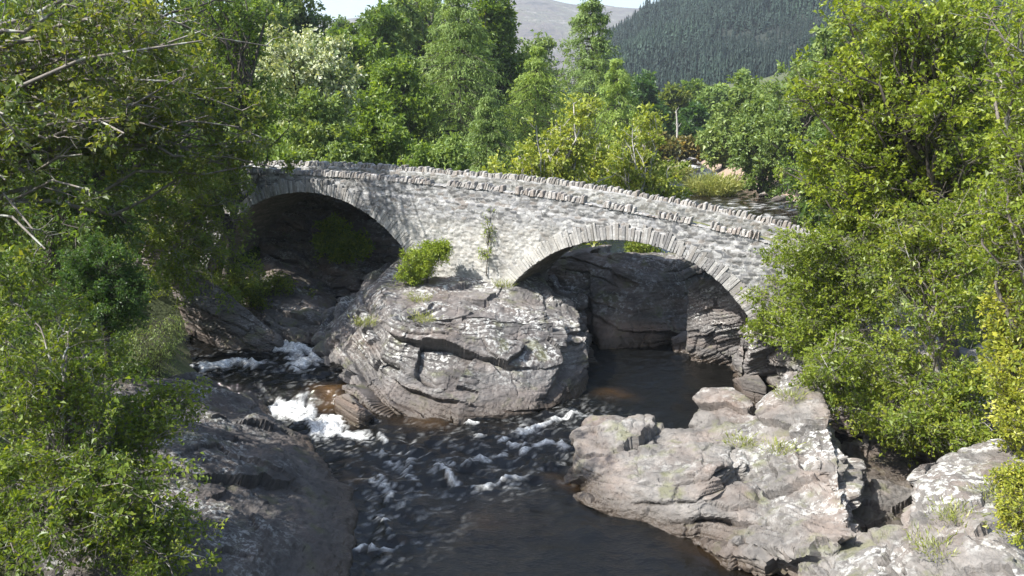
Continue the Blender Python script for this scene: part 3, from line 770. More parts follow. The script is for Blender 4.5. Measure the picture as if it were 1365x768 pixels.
# parapets: inner face and top bed, then coping stones on edge
for side in (0, 1):
    us = np.arange(U0, U1, 0.055)
    prof = [(0.03, -COPE_H - 0.05), (0.05, -COPE_H - 0.002), (0.2, -COPE_H - 0.001), (0.41, -COPE_H)] + [(0.44, -COPE_H - 0.055 * (q + 0.3)) for q in range(14)]
    pw = np.array([q[0] for q in prof]); pz = np.array([q[1] for q in prof])
    UU, PW_ = np.meshgrid(us, pw, indexing='ij'); PZ_ = np.broadcast_to(pz, UU.shape)
    h, idr, jm = masonry(UU.ravel(), (top_z(UU) + PZ_).ravel() + PW_.ravel() * 0.9, 95 + side)
    h = h.reshape(UU.shape)
    fc = (np.arange(len(pw)) >= 4) * 1.0
    ww = PW_ + h * fc
    if side: ww = BW - ww
    V = bpt(UU, ww, top_z(UU) + PZ_ + h * (1 - fc)).reshape(-1, 3)
    F = grid_faces(len(us), len(pw))
    if side == 0: F = F[:, ::-1]
    par = bpart('parapet', V, F, M_WALL, {'stone': ('POINT', idr), 'joint': ('POINT', jm), 'lime': ('POINT', 0 * idr + 0.1)}, True)
    boxes = []
    u = U0
    while u < U1 - 0.3:
        wd = rng.uniform(0.07, 0.21)
        gap = rng.uniform(-0.01, 0.02)
        # stretches of the near coping have fallen out, as in the photo
        miss = side == 0 and ((6.6 < u < 7.35) or (4.3 < u < 5.2) or (2.2 < u < 3.0) or (10.3 < u < 10.9) or (13.7 < u < 14.3) or u < 0.3)
        hgt = COPE_H * (0.12 if miss else rng.uniform(0.65, 1.2))
        if miss and rng.random() < 0.55: u += wd; continue
        lean = rng.uniform(-0.11, 0.03)
        c = []
        wa, wb = rng.uniform(-0.04, 0.03), 0.42 + rng.uniform(-0.05, 0.06)
        for w in (wa, wb):
            for dz in (-0.02, hgt):
                for du in (0, wd):
                    jt = rng.uniform(-0.02, 0.02, 3)
                    sh = 0.82 if dz > 0 else 1.0
                    ww = 0.21 + (w - 0.21) * sh
                    ww = ww + jt[0] if side == 0 else BW - ww + jt[0]
                    uu = u + wd / 2 + (du - wd / 2) * sh + (lean if dz > 0 else 0) + jt[1] * 0.5
                    c.append(bpt(uu, ww, top_z(u) - COPE_H + dz + jt[2]))
        boxes.append(np.array(c))
        u += wd + gap
    V, F, ids = stones(boxes, rng)
    o = bpart('coping', V, F, M_COPE, {'stone': ('POINT', ids), 'joint': ('POINT', 0 * ids)}, False, par)
    bm = bmesh.new(); bm.from_mesh(o.data); bmesh.ops.recalc_face_normals(bm, faces=bm.faces); bm.to_mesh(o.data); bm.free()
    bevelled(o.data, 0.028)
# grassed-over road bed and fill ends
m_road, nt, out = mat('grassy_road')
v = coords(nt)
c = ramp(nt, noise(nt, v, 1.2, 6.0), [(0.35, (0.07, 0.09, 0.02)), (0.55, (0.15, 0.15, 0.06)), (0.7, (0.25, 0.22, 0.16))])
p = nd(nt, 'BsdfPrincipled', Base_Color=c, Roughness=0.95, Normal=nd(nt, 'Bump', Height=noise(nt, v, 8.0, 5.0), Strength=0.8, Distance=0.06).outputs[0])
nt.links.new(p.outputs[0], out.inputs[0])
us = np.arange(U0, U1, 0.25); ws = np.linspace(0.43, BW - 0.43, 14)
UU, Wg = np.meshgrid(us, ws, indexing='ij')
zz = top_z(UU) - 0.86 + 0.05 * vnoise(np.stack([UU.ravel() * 2, Wg.ravel() * 2, 0 * UU.ravel()], 1), 4).reshape(UU.shape)
bpart('roadway', bpt(UU, Wg, zz).reshape(-1, 3), grid_faces(len(us), len(ws))[:, ::-1], m_road, None, True)
# ------------------------------------------------------------------ trees
def unit(v):
    return v / (np.linalg.norm(v, axis=-1, keepdims=True) + 1e-9)
def tubes(P, R, S=5):
    """P (N,K,3) polylines, R (N,K) radii -> quads"""
    N, K, _ = P.shape
    T = unit(np.gradient(P, axis=1))
    ref = np.where(np.abs(T[..., 2:3]) > 0.9, np.array([1.0, 0, 0]), np.array([0, 0, 1.0]))
    A = unit(np.cross(T, ref)); B = np.cross(T, A)
    th = np.arange(S) * 2 * math.pi / S
    V = P[:, :, None] + R[:, :, None, None] * (A[:, :, None] * np.cos(th)[:, None] + B[:, :, None] * np.sin(th)[:, None])
    n = np.arange(N)[:, None, None] * K * S; k = np.arange(K - 1)[None, :, None] * S; s = np.arange(S)[None, None]
    s2 = (s + 1) % S
    F = np.stack([n + k + s, n + k + s2, n + k + S + s2, n + k + S + s], -1).reshape(-1, 4)
    return V.reshape(-1, 3), F
def sample_on(P, i, t):
    K = P.shape[1]
    x = np.clip(t, 0, 0.999) * (K - 1)
    k = x.astype(int); f = (x - k)[:, None]
    a, b = P[i, k], P[i, k + 1]
    return a + (b - a) * f, unit(b - a)
def children(P, n, rng, length, tmin=0.3, tmax=1.0, spread=0.9, up=0.15, droop=0.0, flat=0.0, K=4, wig=0.08):
    N = P.shape[0]
    i = np.repeat(np.arange(N), n)
    t = rng.uniform(tmin, tmax, N * n)
    p, tan = sample_on(P, i, t)
    r = rng.normal(size=(N * n, 3))
    r -= (r * tan).sum(1, keepdims=True) * tan
    r[:, 2] *= (1 - flat)
    r = unit(r)
    d = unit(tan * (1 - 0.5 * spread) + r * spread + np.array([0, 0, up]))
    L = (np.asarray(length) if np.isscalar(length) else np.repeat(length, n)) * rng.uniform(0.55, 1.25, N * n) * (1.15 - 0.5 * t)
    s = np.linspace(0, 1, K)
    C = p[:, None] + d[:, None] * (s[None, :] * L[:, None])[..., None]
    C[:, :, 2] -= droop * L[:, None] * s[None] ** 2
    C[:, 1:] += rng.normal(size=(N * n, K - 1, 3)) * (wig * L)[:, None, None] * s[None, 1:, None]
    return C
def leaves(P, m, size, rng, upb=0.8, jit=0.06, along=0.5, aspect=0.62, tmin=0.1, fold=0.18, hang=0.0, grp=None):
    N = P.shape[0]
    i = np.repeat(np.arange(N), m)
    t = rng.uniform(tmin, 1.0, N * m)
    p, tan = sample_on(P, i, t)
    p = p + rng.normal(size=p.shape) * jit
    d = unit(tan * along + rng.normal(size=p.shape) * 0.55 + np.array([0, 0, -hang]))
    if grp is None:
        nrm = unit(rng.normal(size=p.shape) * 0.55 + np.array([0, 0, upb])); gt = 0.0
    else:                                   # leaves of one spray lie roughly in one plane and share their age
        ng = int(grp.max()) + 1
        gn = unit(rng.normal(size=(ng, 3)) * 0.50 + np.array([0, 0, upb]))
        nrm = unit(gn[grp[i]] + rng.normal(size=p.shape) * 0.30)
        gt = rng.normal(0, 0.13, ng)[grp[i]]
    side = unit(np.cross(d, nrm)); nrm = np.cross(side, d)
    L = size * np.clip(np.exp(rng.normal(-0.08, 0.36, N * m)), 0.35, 1.9)[:, None]
    w = L * aspect * 0.5
    q = np.stack([p, p + d * L * 0.5 + side * w + nrm * L * fold, p + d * L - nrm * L * 0.12, p + d * L * 0.45 - side * w + nrm * L * fold], 1)
    tint = np.clip(rng.normal(0.45, 0.2, N * m) + np.repeat(rng.normal(0, 0.10, N), m) + gt, 0, 1)
    return q.reshape(-1, 3), np.arange(N * m * 4).reshape(-1, 4), tint
def lobe(px, py, D, rx, rz, ry=None, w=1.0):
    """crown lobe: centre pixel and distance, half width and height in photo pixels there"""
    c = atY(px, py, D)
    k = D / F_PX
    return (c, np.array([rx * k, (ry if ry else rx * k), rz * k]), w)
def grow(base, top, lobes, n1, n2, n3, lm, size, rng, r0=0.18, l2=1.5, l3=0.6, droop=0.1, flat=0.3, upb=0.8, up=0.15, hang=0.0, aspect=0.62, twig=True, tmin1=0.3, wood=4):
    base, top = np.array(base, float), np.array(top, float)
    s = np.linspace(0, 1, 9)[:, None]
    tr = base + (top - base) * s + np.cumsum(rng.normal(size=(9, 3)) * np.array([1, 1, 0.1]) * 0.02 * np.linalg.norm(top - base), 0) * s
    trunk = tr[None]
    w = np.array([l[2] for l in lobes]); w = w / w.sum()
    P1, l2a = [], []
    for k in range(n1):
        c, r, _ = lobes[rng.choice(len(lobes), p=w)]
        d = unit(rng.normal(size=3)); d[2] = abs(d[2]) if rng.random() < 0.45 else d[2]
        e = c + d * r * rng.uniform(0.45, 0.95)
        f = np.clip((e[2] - base[2]) / max(0.1, (top[2] - base[2])) - rng.uniform(0.15, 0.5), tmin1, 0.97)
        a, _t = sample_on(trunk, np.array([0]), np.array([f]))
        a = a[0]
        mid = a + (e - a) * 0.5 + np.array([0, 0, np.linalg.norm((e - a)[:2]) * rng.uniform(0.05, 0.25)]) + rng.normal(size=3) * 0.08 * np.linalg.norm(e - a)
        ss = np.linspace(0, 1, 9)[:, None]
        q = (1 - ss) ** 2 * a + 2 * ss * (1 - ss) * mid + ss ** 2 * e
        q[1:-1] += rng.normal(size=(7, 3)) * 0.025 * np.linalg.norm(e - a)
        P1.append(q); l2a.append(min(l2, 0.75 * r.mean()))
    P1 = np.array(P1); l2a = np.array(l2a)
    P2 = children(P1, n2, rng, l2a, 0.3, 1.0, 0.8, up, droop, flat, 5)
    P3 = children(P2, n3, rng, l3, 0.15, 1.0, 0.8, up * 0.6, droop * 1.2, flat, 4)
    L1 = np.linalg.norm(P1[:, -1] - P1[:, 0], axis=1)
    g = np.linspace(1, 0, 9)
    parts = [tubes(trunk, (r0 * (0.16 + 0.84 * g) * (1 + 0.5 * np.exp(-s[:, 0] * 14)))[None], 9),
             tubes(P1, (0.012 + r0 * 0.28 * np.clip(L1 / 4, 0.35, 1.2))[:, None] * (0.18 + 0.82 * g)[None], 6),
             tubes(P2, np.full((len(P2), 1), max(0.008, r0 * 0.065)) * np.linspace(1, 0.3, 5)[None], wood)]
    if twig: parts.append(tubes(P3, np.full((len(P3), 1), max(0.004, r0 * 0.025)) * np.linspace(1, 0.4, 4)[None], 3))
    V = []; F = []; o = 0
    for v_, f_ in parts:
        V.append(v_); F.append(f_ + o); o += len(v_)
    keep2 = rng.random(len(P2)) > 0.13
    keep = np.repeat(keep2, n3) & (rng.random(len(P3)) > 0.10)
    lv = leaves(P3[keep], lm, size, rng, upb, 0.35 * size + 0.02, 0.5, aspect, hang=hang, grp=np.repeat(np.arange(len(P2)), n3)[keep])
    return (np.concatenate(V), np.concatenate(F)), lv
def plant(name, base, wood, lv, m_leaf, m_bark, label, cat, group=None, wname='trunk', lname='crown'):
    e = empty(name, base)
    tag(e, label, cat, group)
    b = np.array(base, float)
    if wood is not None:
        link(wname, mesh_np(wname, wood[0] - b, wood[1], None, True), m_bark, e)
    link(lname, mesh_np(lname, lv[0] - b, lv[1], {'tint': ('FACE', lv[2])}), m_leaf, e)
    return e
def tree(name, label, base, top, lobes, leaf, bark='dark', seed=1, n=(40, 8, 6), lm=9, size=0.09, cat='tree', group=None, **kw):
    rng = np.random.default_rng(seed)
    wood, lv = grow(base, top, lobes, n[0], n[1], n[2], lm, size, rng, **kw)
    return plant(name, base, wood, lv, LEAF[leaf], BARK[bark], label, cat, group)
def on_ground(px, py, D, dz=-0.2):
    q = atY(px, py, D)
    return np.array([q[0], q[1], gz(q[0], q[1]) + dz])

def conifer(H, W, rng, droop=0.25, nl=150, sub=9, m=9, size=0.28, open_=0.05, r0=0.22):
    """larch / spruce in local space, base at origin"""
    tz = np.linspace(0, H, 10)
    trunk = np.stack([0.02 * H * np.sin(tz / H * 2.0) * 0.4, 0 * tz, tz], 1)[None]
    t = rng.uniform(open_, 0.985, nl)
    nw = max(10, int(H / 1.1)); t = np.sort(np.clip((np.round(t * nw) + rng.normal(0, 0.16, nl)) / nw, open_, 0.985))      # boughs in loose whorls
    az = np.arange(nl) * 2.39996 + rng.normal(size=nl) * 0.4
    L = 1.3 * W * (1 - t) ** 0.95 * rng.uniform(0.55, 1.15, nl) + 0.3
    s = np.linspace(0, 1, 6)
    P1 = np.zeros((nl, 6, 3))
    P1[:, :, 0] = np.cos(az)[:, None] * L[:, None] * s; P1[:, :, 1] = np.sin(az)[:, None] * L[:, None] * s
    P1[:, :, 2] = (t * H)[:, None] + L[:, None] * (0.12 * s - droop * 2.0 * s ** 2 + 0.9 * droop * s ** 3)
    P2 = children(P1, sub, rng, L * 0.42, 0.12, 1.0, 0.7, 0.0, droop * 1.5, 0.6, 4)
    wood = [tubes(trunk, (r0 * (1 - 0.93 * tz / H))[None], 8), tubes(P1, np.full((nl, 1), 0.045) * np.linspace(1, 0.25, 6)[None], 4)]
    o = len(wood[0][0])
    W_ = (np.concatenate([wood[0][0], wood[1][0]]), np.concatenate([wood[0][1], wood[1][1] + o]))
    return W_, leaves(P2, m + 3, size * 0.82, rng, 0.5, 0.10, 0.9, 0.24, hang=0.45, grp=np.repeat(np.arange(nl), sub))

def near_trees():
    # ---- left bank
    tree('oak_tree', 'big oak with yellowish young leaves and grey branches leaning in from the upper left', on_ground(-330, 330, 21), atY(-120, 40, 20),
         [lobe(40, 60, 19, 150, 70, 3), lobe(200, 70, 21, 130, 75, 3), lobe(90, 165, 18, 150, 40, 2.5), lobe(250, 160, 22, 110, 50, 2.5), lobe(330, 200, 23, 70, 35, 1.5, .6), lobe(60, 240, 18, 120, 40, 2.5, .8), lobe(30, 330, 17, 70, 60, 2, .6), lobe(300, 110, 24, 90, 80, 3, .8)],
         'oak', 'grey', 11, (58, 10, 7), 10, 0.12, r0=0.24, l2=1.3, l3=0.55, flat=0.35, up=0.12)
    tree('alder_tree', 'dark leafy alder filling the shade behind the oak on the left bank', on_ground(60, 330, 33), atY(90, -20, 33),
         [lobe(80, 60, 33, 140, 120, 4), lobe(220, 20, 36, 110, 100, 4), lobe(30, 200, 30, 110, 110, 3), lobe(180, 190, 33, 120, 100, 3), lobe(110, 300, 31, 110, 60, 3)],
         'alder', 'dark', 12, (70, 8, 6), 10, 0.15, r0=0.28, l2=1.8, l3=0.7)
    tree('alder_tree', 'tall olive alder on the left bank rising between the oak and the white flowering tree', on_ground(290, 300, 42), atY(300, 10, 42),
         [lobe(290, 60, 42, 80, 90, 3.5), lobe(250, 150, 42, 80, 70, 3), lobe(330, 160, 42, 70, 60, 3), lobe(300, 0, 44, 90, 60, 3), lobe(200, 150, 39, 70, 60, 2), lobe(215, 235, 38.5, 60, 40, 2), lobe(170, 70, 38, 70, 60, 2)],
         'alder', 'dark', 13, (80, 8, 6), 9, 0.17, r0=0.24, l2=1.6, l3=0.7)
    tree('hazel_shrub', 'hazel shrub with hanging leaves covering the left end of the bridge', on_ground(150, 330, 37), atY(270, 210, 37),
         [lobe(290, 225, 37, 70, 45, 2), lobe(335, 200, 38.5, 45, 35, 1), lobe(250, 280, 36, 80, 55, 2), lobe(325, 265, 37.6, 35, 45, .9), lobe(300, 330, 37, 55, 45, 1.3), lobe(345, 370, 38, 40, 30, 1, .6), lobe(220, 345, 35, 70, 50, 1.5, .9), lobe(270, 385, 36, 50, 30, 1.2, .8), lobe(190, 300, 34, 60, 50, 1.5, .8), lobe(270, 255, 40, 55, 50, 1.2, 1), lobe(265, 320, 40, 50, 45, 1.2, 1)],
         'hazel', 'grey', 14, (80, 8, 6), 9, 0.12, cat='shrub', r0=0.12, l2=1.2, l3=0.55, droop=0.25)
    tree('juniper_bush', 'dense dark green rounded bush on the shaded left bank', on_ground(140, 440, 26), atY(140, 330, 26),
         [lobe(140, 365, 26, 58, 58, 1.3), lobe(110, 400, 26, 50, 40, 1.2), lobe(165, 395, 26, 35, 40, 1)],
         'dark', 'dark', 15, (60, 10, 7), 10, 0.07, cat='bush', r0=0.10, l2=0.6, l3=0.3)
    tree('hazel_thicket', 'broad hazel thicket with bright fresh leaves filling the lower left corner', on_ground(60, 700, 16), atY(80, 480, 16),
         [lobe(60, 520, 17, 120, 80, 2), lobe(150, 580, 17, 100, 80, 1.6), lobe(60, 660, 14.5, 110, 100, 1.6), lobe(190, 680, 15.5, 80, 90, 1.4), lobe(235, 560, 18.5, 40, 60, 1), lobe(20, 440, 17, 70, 60, 2), lobe(240, 740, 15, 50, 50, 1), lobe(120, 470, 19, 80, 50, 1.5)],
         'hazel', 'grey', 16, (85, 9, 7), 9, 0.085, cat='shrub', r0=0.10, l2=0.9, l3=0.42, droop=0.15)
    tree('broom_bush', 'small drooping yellow green bush at the water edge below the dark round bush', on_ground(210, 480, 29), atY(212, 425, 29),
         [lobe(215, 445, 29, 38, 32, 1), lobe(190, 465, 28, 40, 30, 1)], 'birch', 'dark', 17, (40, 8, 6), 8, 0.07, cat='bush', r0=0.06, l2=0.6, l3=0.4, droop=0.7, hang=0.8, aspect=0.3)
    tree('willow_shrub', 'low leafy shrub growing from the brown rocks under the left arch', on_ground(345, 420, 41), atY(350, 385, 41),
         [lobe(350, 385, 41, 50, 22, 1.2), lobe(290, 380, 39, 45, 25, 1.2), lobe(400, 392, 42, 26, 12, .8, .4)], 'hazel', 'dark', 18, (40, 8, 5), 8, 0.10, cat='shrub', r0=0.07, l2=0.8, l3=0.4)
    tree('holly_bush', 'dark green bush on the bank beyond the left arch', atY(455, 350, 44.4), atY(455, 300, 44.4),
         [lobe(450, 318, 44.3, 34, 26, .8), lobe(470, 330, 44.3, 30, 18, .7)], 'hazel', 'dark', 19, (36, 8, 6), 9, 0.13, cat='bush', r0=0.08, l2=0.9, l3=0.4)
    tree('rowan_shrub', 'bright lime green bush growing on top of the rock island against the bridge pier', atY(570, 382, 37.0), atY(572, 345, 37.1),
         [lobe(568, 352, 37.0, 38, 24, .9), lobe(580, 336, 37.2, 24, 13, .5, .6), lobe(543, 366, 36.6, 20, 11, .5, .5)], 'bright', 'dark', 20, (45, 8, 6), 9, 0.075, cat='bush', r0=0.05, l2=0.6, l3=0.3)
    tree('wall_sapling', 'thin straggly sapling climbing the pale pier wall of the bridge', atY(648, 368, 37.6), atY(652, 285, 37.45),
         [lobe(650, 295, 37.35, 7, 26, .15), lobe(644, 345, 37.35, 9, 18, .15), lobe(653, 325, 37.35, 5, 26, .12)], 'bright', 'dark', 21, (14, 4, 3), 4, 0.065, cat='sapling', r0=0.02, l2=0.4, l3=0.25)
    tree('fern_bush', 'small leafy bush hanging from the dark rock under the crown of the right arch', atY(850, 335, 44.0), atY(855, 325, 44.0),
         [lobe(855, 332, 44, 24, 14, .8), lobe(875, 350, 44, 22, 16, .8), lobe(900, 365, 44.5, 18, 10, .6, .4)], 'hazel', 'dark', 22, (34, 7, 5), 8, 0.10, cat='bush', r0=0.05, l2=0.6, l3=0.35, droop=0.4)
    # ---- right bank
    tree('beech_tree', 'large spreading beech with a dark forked trunk on the upper right bank', on_ground(1290, 300, 27), atY(1275, 60, 27),
         [lobe(1200, 110, 27.5, 130, 70, 3.2, 1.3), lobe(1280, 30, 27, 120, 80, 3.2, 1.2), lobe(1135, 190, 28.5, 70, 50, 2.2), lobe(1160, 30, 29, 80, 70, 2.5), lobe(1300, 150, 25.5, 100, 70, 2.4), lobe(1100, 120, 30, 60, 60, 2), lobe(1190, 230, 27.5, 90, 40, 2, .8), lobe(1085, 215, 30, 45, 35, 1.5, .7)],
         'beech', 'dark', 31, (95, 9, 6), 10, 0.135, r0=0.26, l2=1.5, l3=0.6, flat=0.65, droop=0.12, upb=1.1, tmin1=0.2)
    tree('ash_tree', 'bright green tree cropped by the upper right corner beside the beech', on_ground(1420, 400, 20), atY(1400, 20, 20),
         [lobe(1350, 60, 20, 60, 110, 1.8), lobe(1390, 200, 19, 60, 90, 1.5), lobe(1345, 270, 20.5, 50, 50, 1.4)], 'beech', 'grey', 32, (50, 8, 6), 10, 0.10, r0=0.2, l2=1.1, l3=0.5)
    tree('beech_sapling', 'dense light green beech sapling overhanging the right end of the bridge', on_ground(1140, 470, 29), atY(1120, 290, 29),
         [lobe(1095, 320, 29, 70, 45, 1.6, 1.2), lobe(1065, 385, 29.5, 45, 45, 1.4), lobe(1130, 420, 28, 75, 45, 1.5), lobe(1060, 345, 30, 38, 30, 1.2), lobe(1170, 340, 28, 70, 60, 1.6), lobe(1095, 480, 28, 40, 28, 1, .7), lobe(1050, 430, 29.5, 30, 22, .8, .6), lobe(1040, 365, 31, 36, 40, 1.2, .8), lobe(1090, 508, 26.0, 50, 24, 1, .9), lobe(1110, 492, 23.6, 48, 24, .9, 1.1), lobe(1135, 520, 26, 40, 30, .9, .9), lobe(1030, 410, 32, 26, 30, .9, .6), lobe(1022, 440, 31.6, 30, 24, .8, .7), lobe(1018, 385, 32.2, 26, 26, .8, .7)],
         'beech', 'grey', 33, (90, 9, 6), 10, 0.105, r0=0.09, l2=1.0, l3=0.5, flat=0.65, upb=1.1, droop=0.15, tmin1=0.1)
    tree('hazel_tree', 'leafy hazel leaning over the shadowed cleft of the right outcrop', on_ground(1270, 560, 24), atY(1240, 330, 24.5),
         [lobe(1230, 300, 25.5, 90, 50, 1.8), lobe(1240, 400, 24.5, 90, 60, 1.7), lobe(1190, 470, 25, 70, 50, 1.3), lobe(1215, 545, 23.4, 60, 40, 1.1), lobe(1265, 565, 22.6, 60, 32, 1), lobe(1160, 550, 24.2, 45, 30, .8, 1), lobe(1195, 575, 22.8, 40, 22, .7, .7), lobe(1110, 530, 26, 40, 22, .8, .7), lobe(1310, 585, 21.4, 40, 22, .7, .7), lobe(1300, 380, 23, 60, 80, 1.5), lobe(1150, 520, 25.5, 40, 35, .9, .6), lobe(1310, 300, 24, 70, 60, 1.6), lobe(1290, 520, 23, 60, 50, 1.2)],
         'hazel', 'grey', 34, (95, 9, 6), 9, 0.105, r0=0.10, l2=0.95, l3=0.45, flat=0.5, upb=1.0, tmin1=0.1)
    tree('oak_sapling', 'yellow leaved oak sapling at the right edge above the cleft', on_ground(1375, 620, 20), atY(1355, 400, 20.5),
         [lobe(1350, 400, 20.5, 26, 50, .8), lobe(1345, 490, 20, 40, 45, .9), lobe(1362, 560, 19, 24, 22, .6, .6)], 'yellow', 'grey', 35, (40, 7, 5), 8, 0.10, cat='sapling', r0=0.06, l2=0.5, l3=0.3)
    tree('gorse_bush', 'low yellow bush on the rock at the right edge near the bottom', atY(1375, 690, 15.5), atY(1365, 640, 16),
         [lobe(1355, 650, 15.5, 26, 26, .5), lobe(1350, 700, 14.8, 24, 30, .5)], 'yellow', 'dark', 36, (30, 7, 5), 7, 0.06, cat='bush', r0=0.04, l2=0.35, l3=0.2)
near_trees()

# ---- middle distance: trees with crowns of their own
def mid(name, label, px, D, py_top, half, leaf, seed, bark='dark', py_base=None, group=None, n=(46, 7, 5), lm=9, size=None, shape=None, ttop=0.8, **kw):
    """px, py_top: crown top in the photo; half: half width in photo pixels"""
    b = on_ground(px, 200, D, -0.3)
    t = atY(px, py_top, D)
    k = D / F_PX
    rng = np.random.default_rng(seed)
    Hc = t[2] - b[2]
    rx = half * k
    if shape is None:
        shape = [(0, 0.62, 0.8, 0.34), (-0.5, 0.42, 0.55, 0.26), (0.5, 0.45, 0.55, 0.27), (0.05, 0.82, 0.5, 0.17), (0.1, 0.25, 0.7, 0.2)]
    lobes = [(np.array([b[0] + sx * rx + rng.normal() * 0.1 * rx, b[1] + rng.normal() * 0.35 * rx, b[2] + sz * Hc]), np.array([rx * sr, rx * sr, Hc * sh]), 1.0) for sx, sz, sr, sh in shape]
    return tree(name, label, b, b + np.array([rng.normal() * 0.1 * rx, 0, Hc * ttop]), lobes, leaf, bark, seed, n, lm, size or 0.0042 * D, group=group,
                r0=0.02 * Hc + 0.03, l2=0.3 * rx + 0.5, l3=0.16 * rx + 0.3, twig=False, wood=3, tmin1=0.12, **kw)
def mid_conifer(name, label, px, D, py_top, half, leaf, seed, droop=0.25, group=None, **kw):
    b = on_ground(px, 200, D, -0.3)
    t = atY(px, py_top, D)
    rng = np.random.default_rng(seed)
    wood, lv = conifer(t[2] - b[2], half * D / F_PX, rng, droop, size=0.0042 * D, **kw)
    return plant(name, b, (wood[0] + b, wood[1]), (lv[0] + b, lv[1], lv[2]), LEAF[leaf], BARK['dark'], label, 'tree', group)

G_BANK = 'trees on the wooded bank behind the bridge'
mid('whitebeam_tree', 'rounded tree covered in creamy white blossom behind the left end of the bridge', 410, 62, 28, 88, 'blossom', 101, lm=11)
mid('ash_tree', 'fresh green tree directly right of the white flowering tree', 525, 72, 78, 62, 'ash', 102, group=G_BANK)
mid('ash_tree', 'low rounded green tree behind the parapet right of the white flowering tree', 500, 60, 140, 52, 'ash', 103, group=G_BANK)
mid('birch_tree', 'olive birch in front of the white flowering tree behind the left parapet', 420, 56, 120, 48, 'birch', 104, group=G_BANK)
mid('alder_tree', 'dark blue green tree at the top left beside the sliver of sky', 390, 105, -22, 62, 'dark', 105, group=G_BANK)
mid('alder_tree', 'dark rounded tree right of the sliver of sky', 508, 98, 8, 56, 'alder', 106, group=G_BANK)
mid('birch_tree', 'pale green birch high on the bank right of the sky gap', 562, 108, -26, 66, 'birch', 107, group=G_BANK)
mid('birch_tree', 'soft green tree below the sky gap between the dark tree and the larches', 470, 88, 36, 46, 'ash', 108, group=G_BANK)
mid('alder_tree', 'dark tree cropped by the top edge left of the blue green tree', 335, 96, -36, 62, 'alder', 110, group=G_BANK)
mid('alder_tree', 'tall green tree cropped by the top edge left of the moor', 655, 100, -20, 58, 'alder', 109, group=G_BANK)
mid_conifer('larch_tree', 'tall shaggy larch standing left of the centre behind the bridge', 612, 76, -25, 88, 'larch', 111, 0.32, nl=260, sub=11)
mid_conifer('larch_tree', 'tall pointed larch against the moor in the middle of the treeline', 785, 100, -38, 62, 'larch', 112, 0.2, nl=260, sub=11)
mid_conifer('larch_tree', 'bright green drooping larch behind the yellow maple', 715, 82, 62, 78, 'lime', 113, 0.38, nl=190, sub=11)
mid_conifer('larch_tree', 'low lime green larch with long drooping boughs right of the pointed larch', 820, 92, 78, 70, 'lime', 114, 0.4, nl=170, sub=11)
mid_conifer('larch_tree', 'low brownish larch with bare lower twigs behind the parapet left of the maple', 650, 64, 130, 55, 'larch', 115, 0.36, nl=170, sub=10)
MAPLE = [(0, 0.78, 0.55, 0.16), (-0.62, 0.62, 0.42, 0.15), (0.55, 0.64, 0.45, 0.17), (-0.25, 0.72, 0.5, 0.16), (0.3, 0.9, 0.3, 0.1), (0.8, 0.5, 0.3, 0.16)]
mid('maple_tree', 'yellow green maple with a pale forked trunk right behind the parapet', 735, 50, 124, 88, 'maple', 121, 'pale', ttop=0.38, n=(60, 7, 5), shape=MAPLE, size=0.19, flat=0.5)
mid('maple_tree', 'yellow green maple with lower foliage touching the parapet near the river bend', 850, 53, 138, 62, 'maple', 122, 'pale', ttop=0.38, n=(64, 7, 5), shape=MAPLE, size=0.2, flat=0.5)
mid('maple_tree', 'small yellow green maple between the two larger maples', 790, 55, 165, 40, 'maple', 123, 'pale', ttop=0.38, n=(44, 7, 5), shape=MAPLE, size=0.2, flat=0.5)
mid('hazel_shrub', 'dark green shrub under the maples behind the parapet', 700, 50, 195, 44, 'alder', 124, group=G_BANK, n=(34, 7, 5))
mid('hazel_shrub', 'shaded green shrub between the larches and the parapet', 600, 56, 185, 56, 'larch', 125, group=G_BANK, n=(34, 7, 5))
mid('hazel_shrub', 'bright low shrub behind the parapet above the left arch crown', 545, 54, 180, 46, 'ash', 126, group=G_BANK, n=(34, 7, 5))
mid('hazel_shrub', 'grey green shrub behind the left parapet end', 455, 50, 180, 50, 'birch', 127, group=G_BANK, n=(34, 7, 5))
mid('alder_tree', 'dark green round tree upstream beside the pale bare trunk', 925, 150, 142, 24, 'dark', 131)
mid('alder_tree', 'bluish green round tree upstream behind the maples', 855, 160, 100, 30, 'dark', 132)
mid('birch_tree', 'yellowish tree upstream below the dark conifer hill', 895, 170, 118, 30, 'oak', 133)
mid('birch_tree', 'soft green tree at the foot of the conifer hill near the river bend', 950, 175, 118, 30, 'larch', 134)
mid('alder_tree', 'small bluish tree furthest up the valley below the conifer hill', 925, 210, 112, 30, 'alder', 135)
mid('alder_tree', 'green tree behind the lime larch boughs at the left foot of the conifer hill', 835, 190, 92, 34, 'alder', 136)
G_R = 'trees along the right bank upstream'
mid('birch_tree', 'grey green birch at the water edge nearest the river bend', 965, 118, 150, 32, 'birch', 141, group=G_R)
mid('birch_tree', 'tall grey green birch rising behind the bend on the right bank', 1000, 112, 98, 46, 'birch', 142, group=G_R)
mid('birch_tree', 'olive birch leaning over the shingle of the right bank', 1020, 92, 120, 46, 'birch', 143, group=G_R)
mid('birch_tree', 'tall soft green birch behind the beech on the right bank', 1070, 88, 70, 56, 'birch', 144, group=G_R)
mid('birch_tree', 'green birch low over the water beside the beech crown', 1105, 76, 150, 42, 'larch', 145, group=G_R)
mid('birch_tree', 'highest green tree of the right bank left of the beech', 1110, 95, 20, 60, 'birch', 146, group=G_R)
mid('alder_tree', 'dark green alder over the rocks of the right bank', 1110, 66, 160, 55, 'alder', 147, group=G_R)
mid_conifer('spruce_tree', 'small pointed spruce rising above the right bank birches', 985, 125, 92, 18, 'larch', 148, 0.2, nl=90, sub=8)
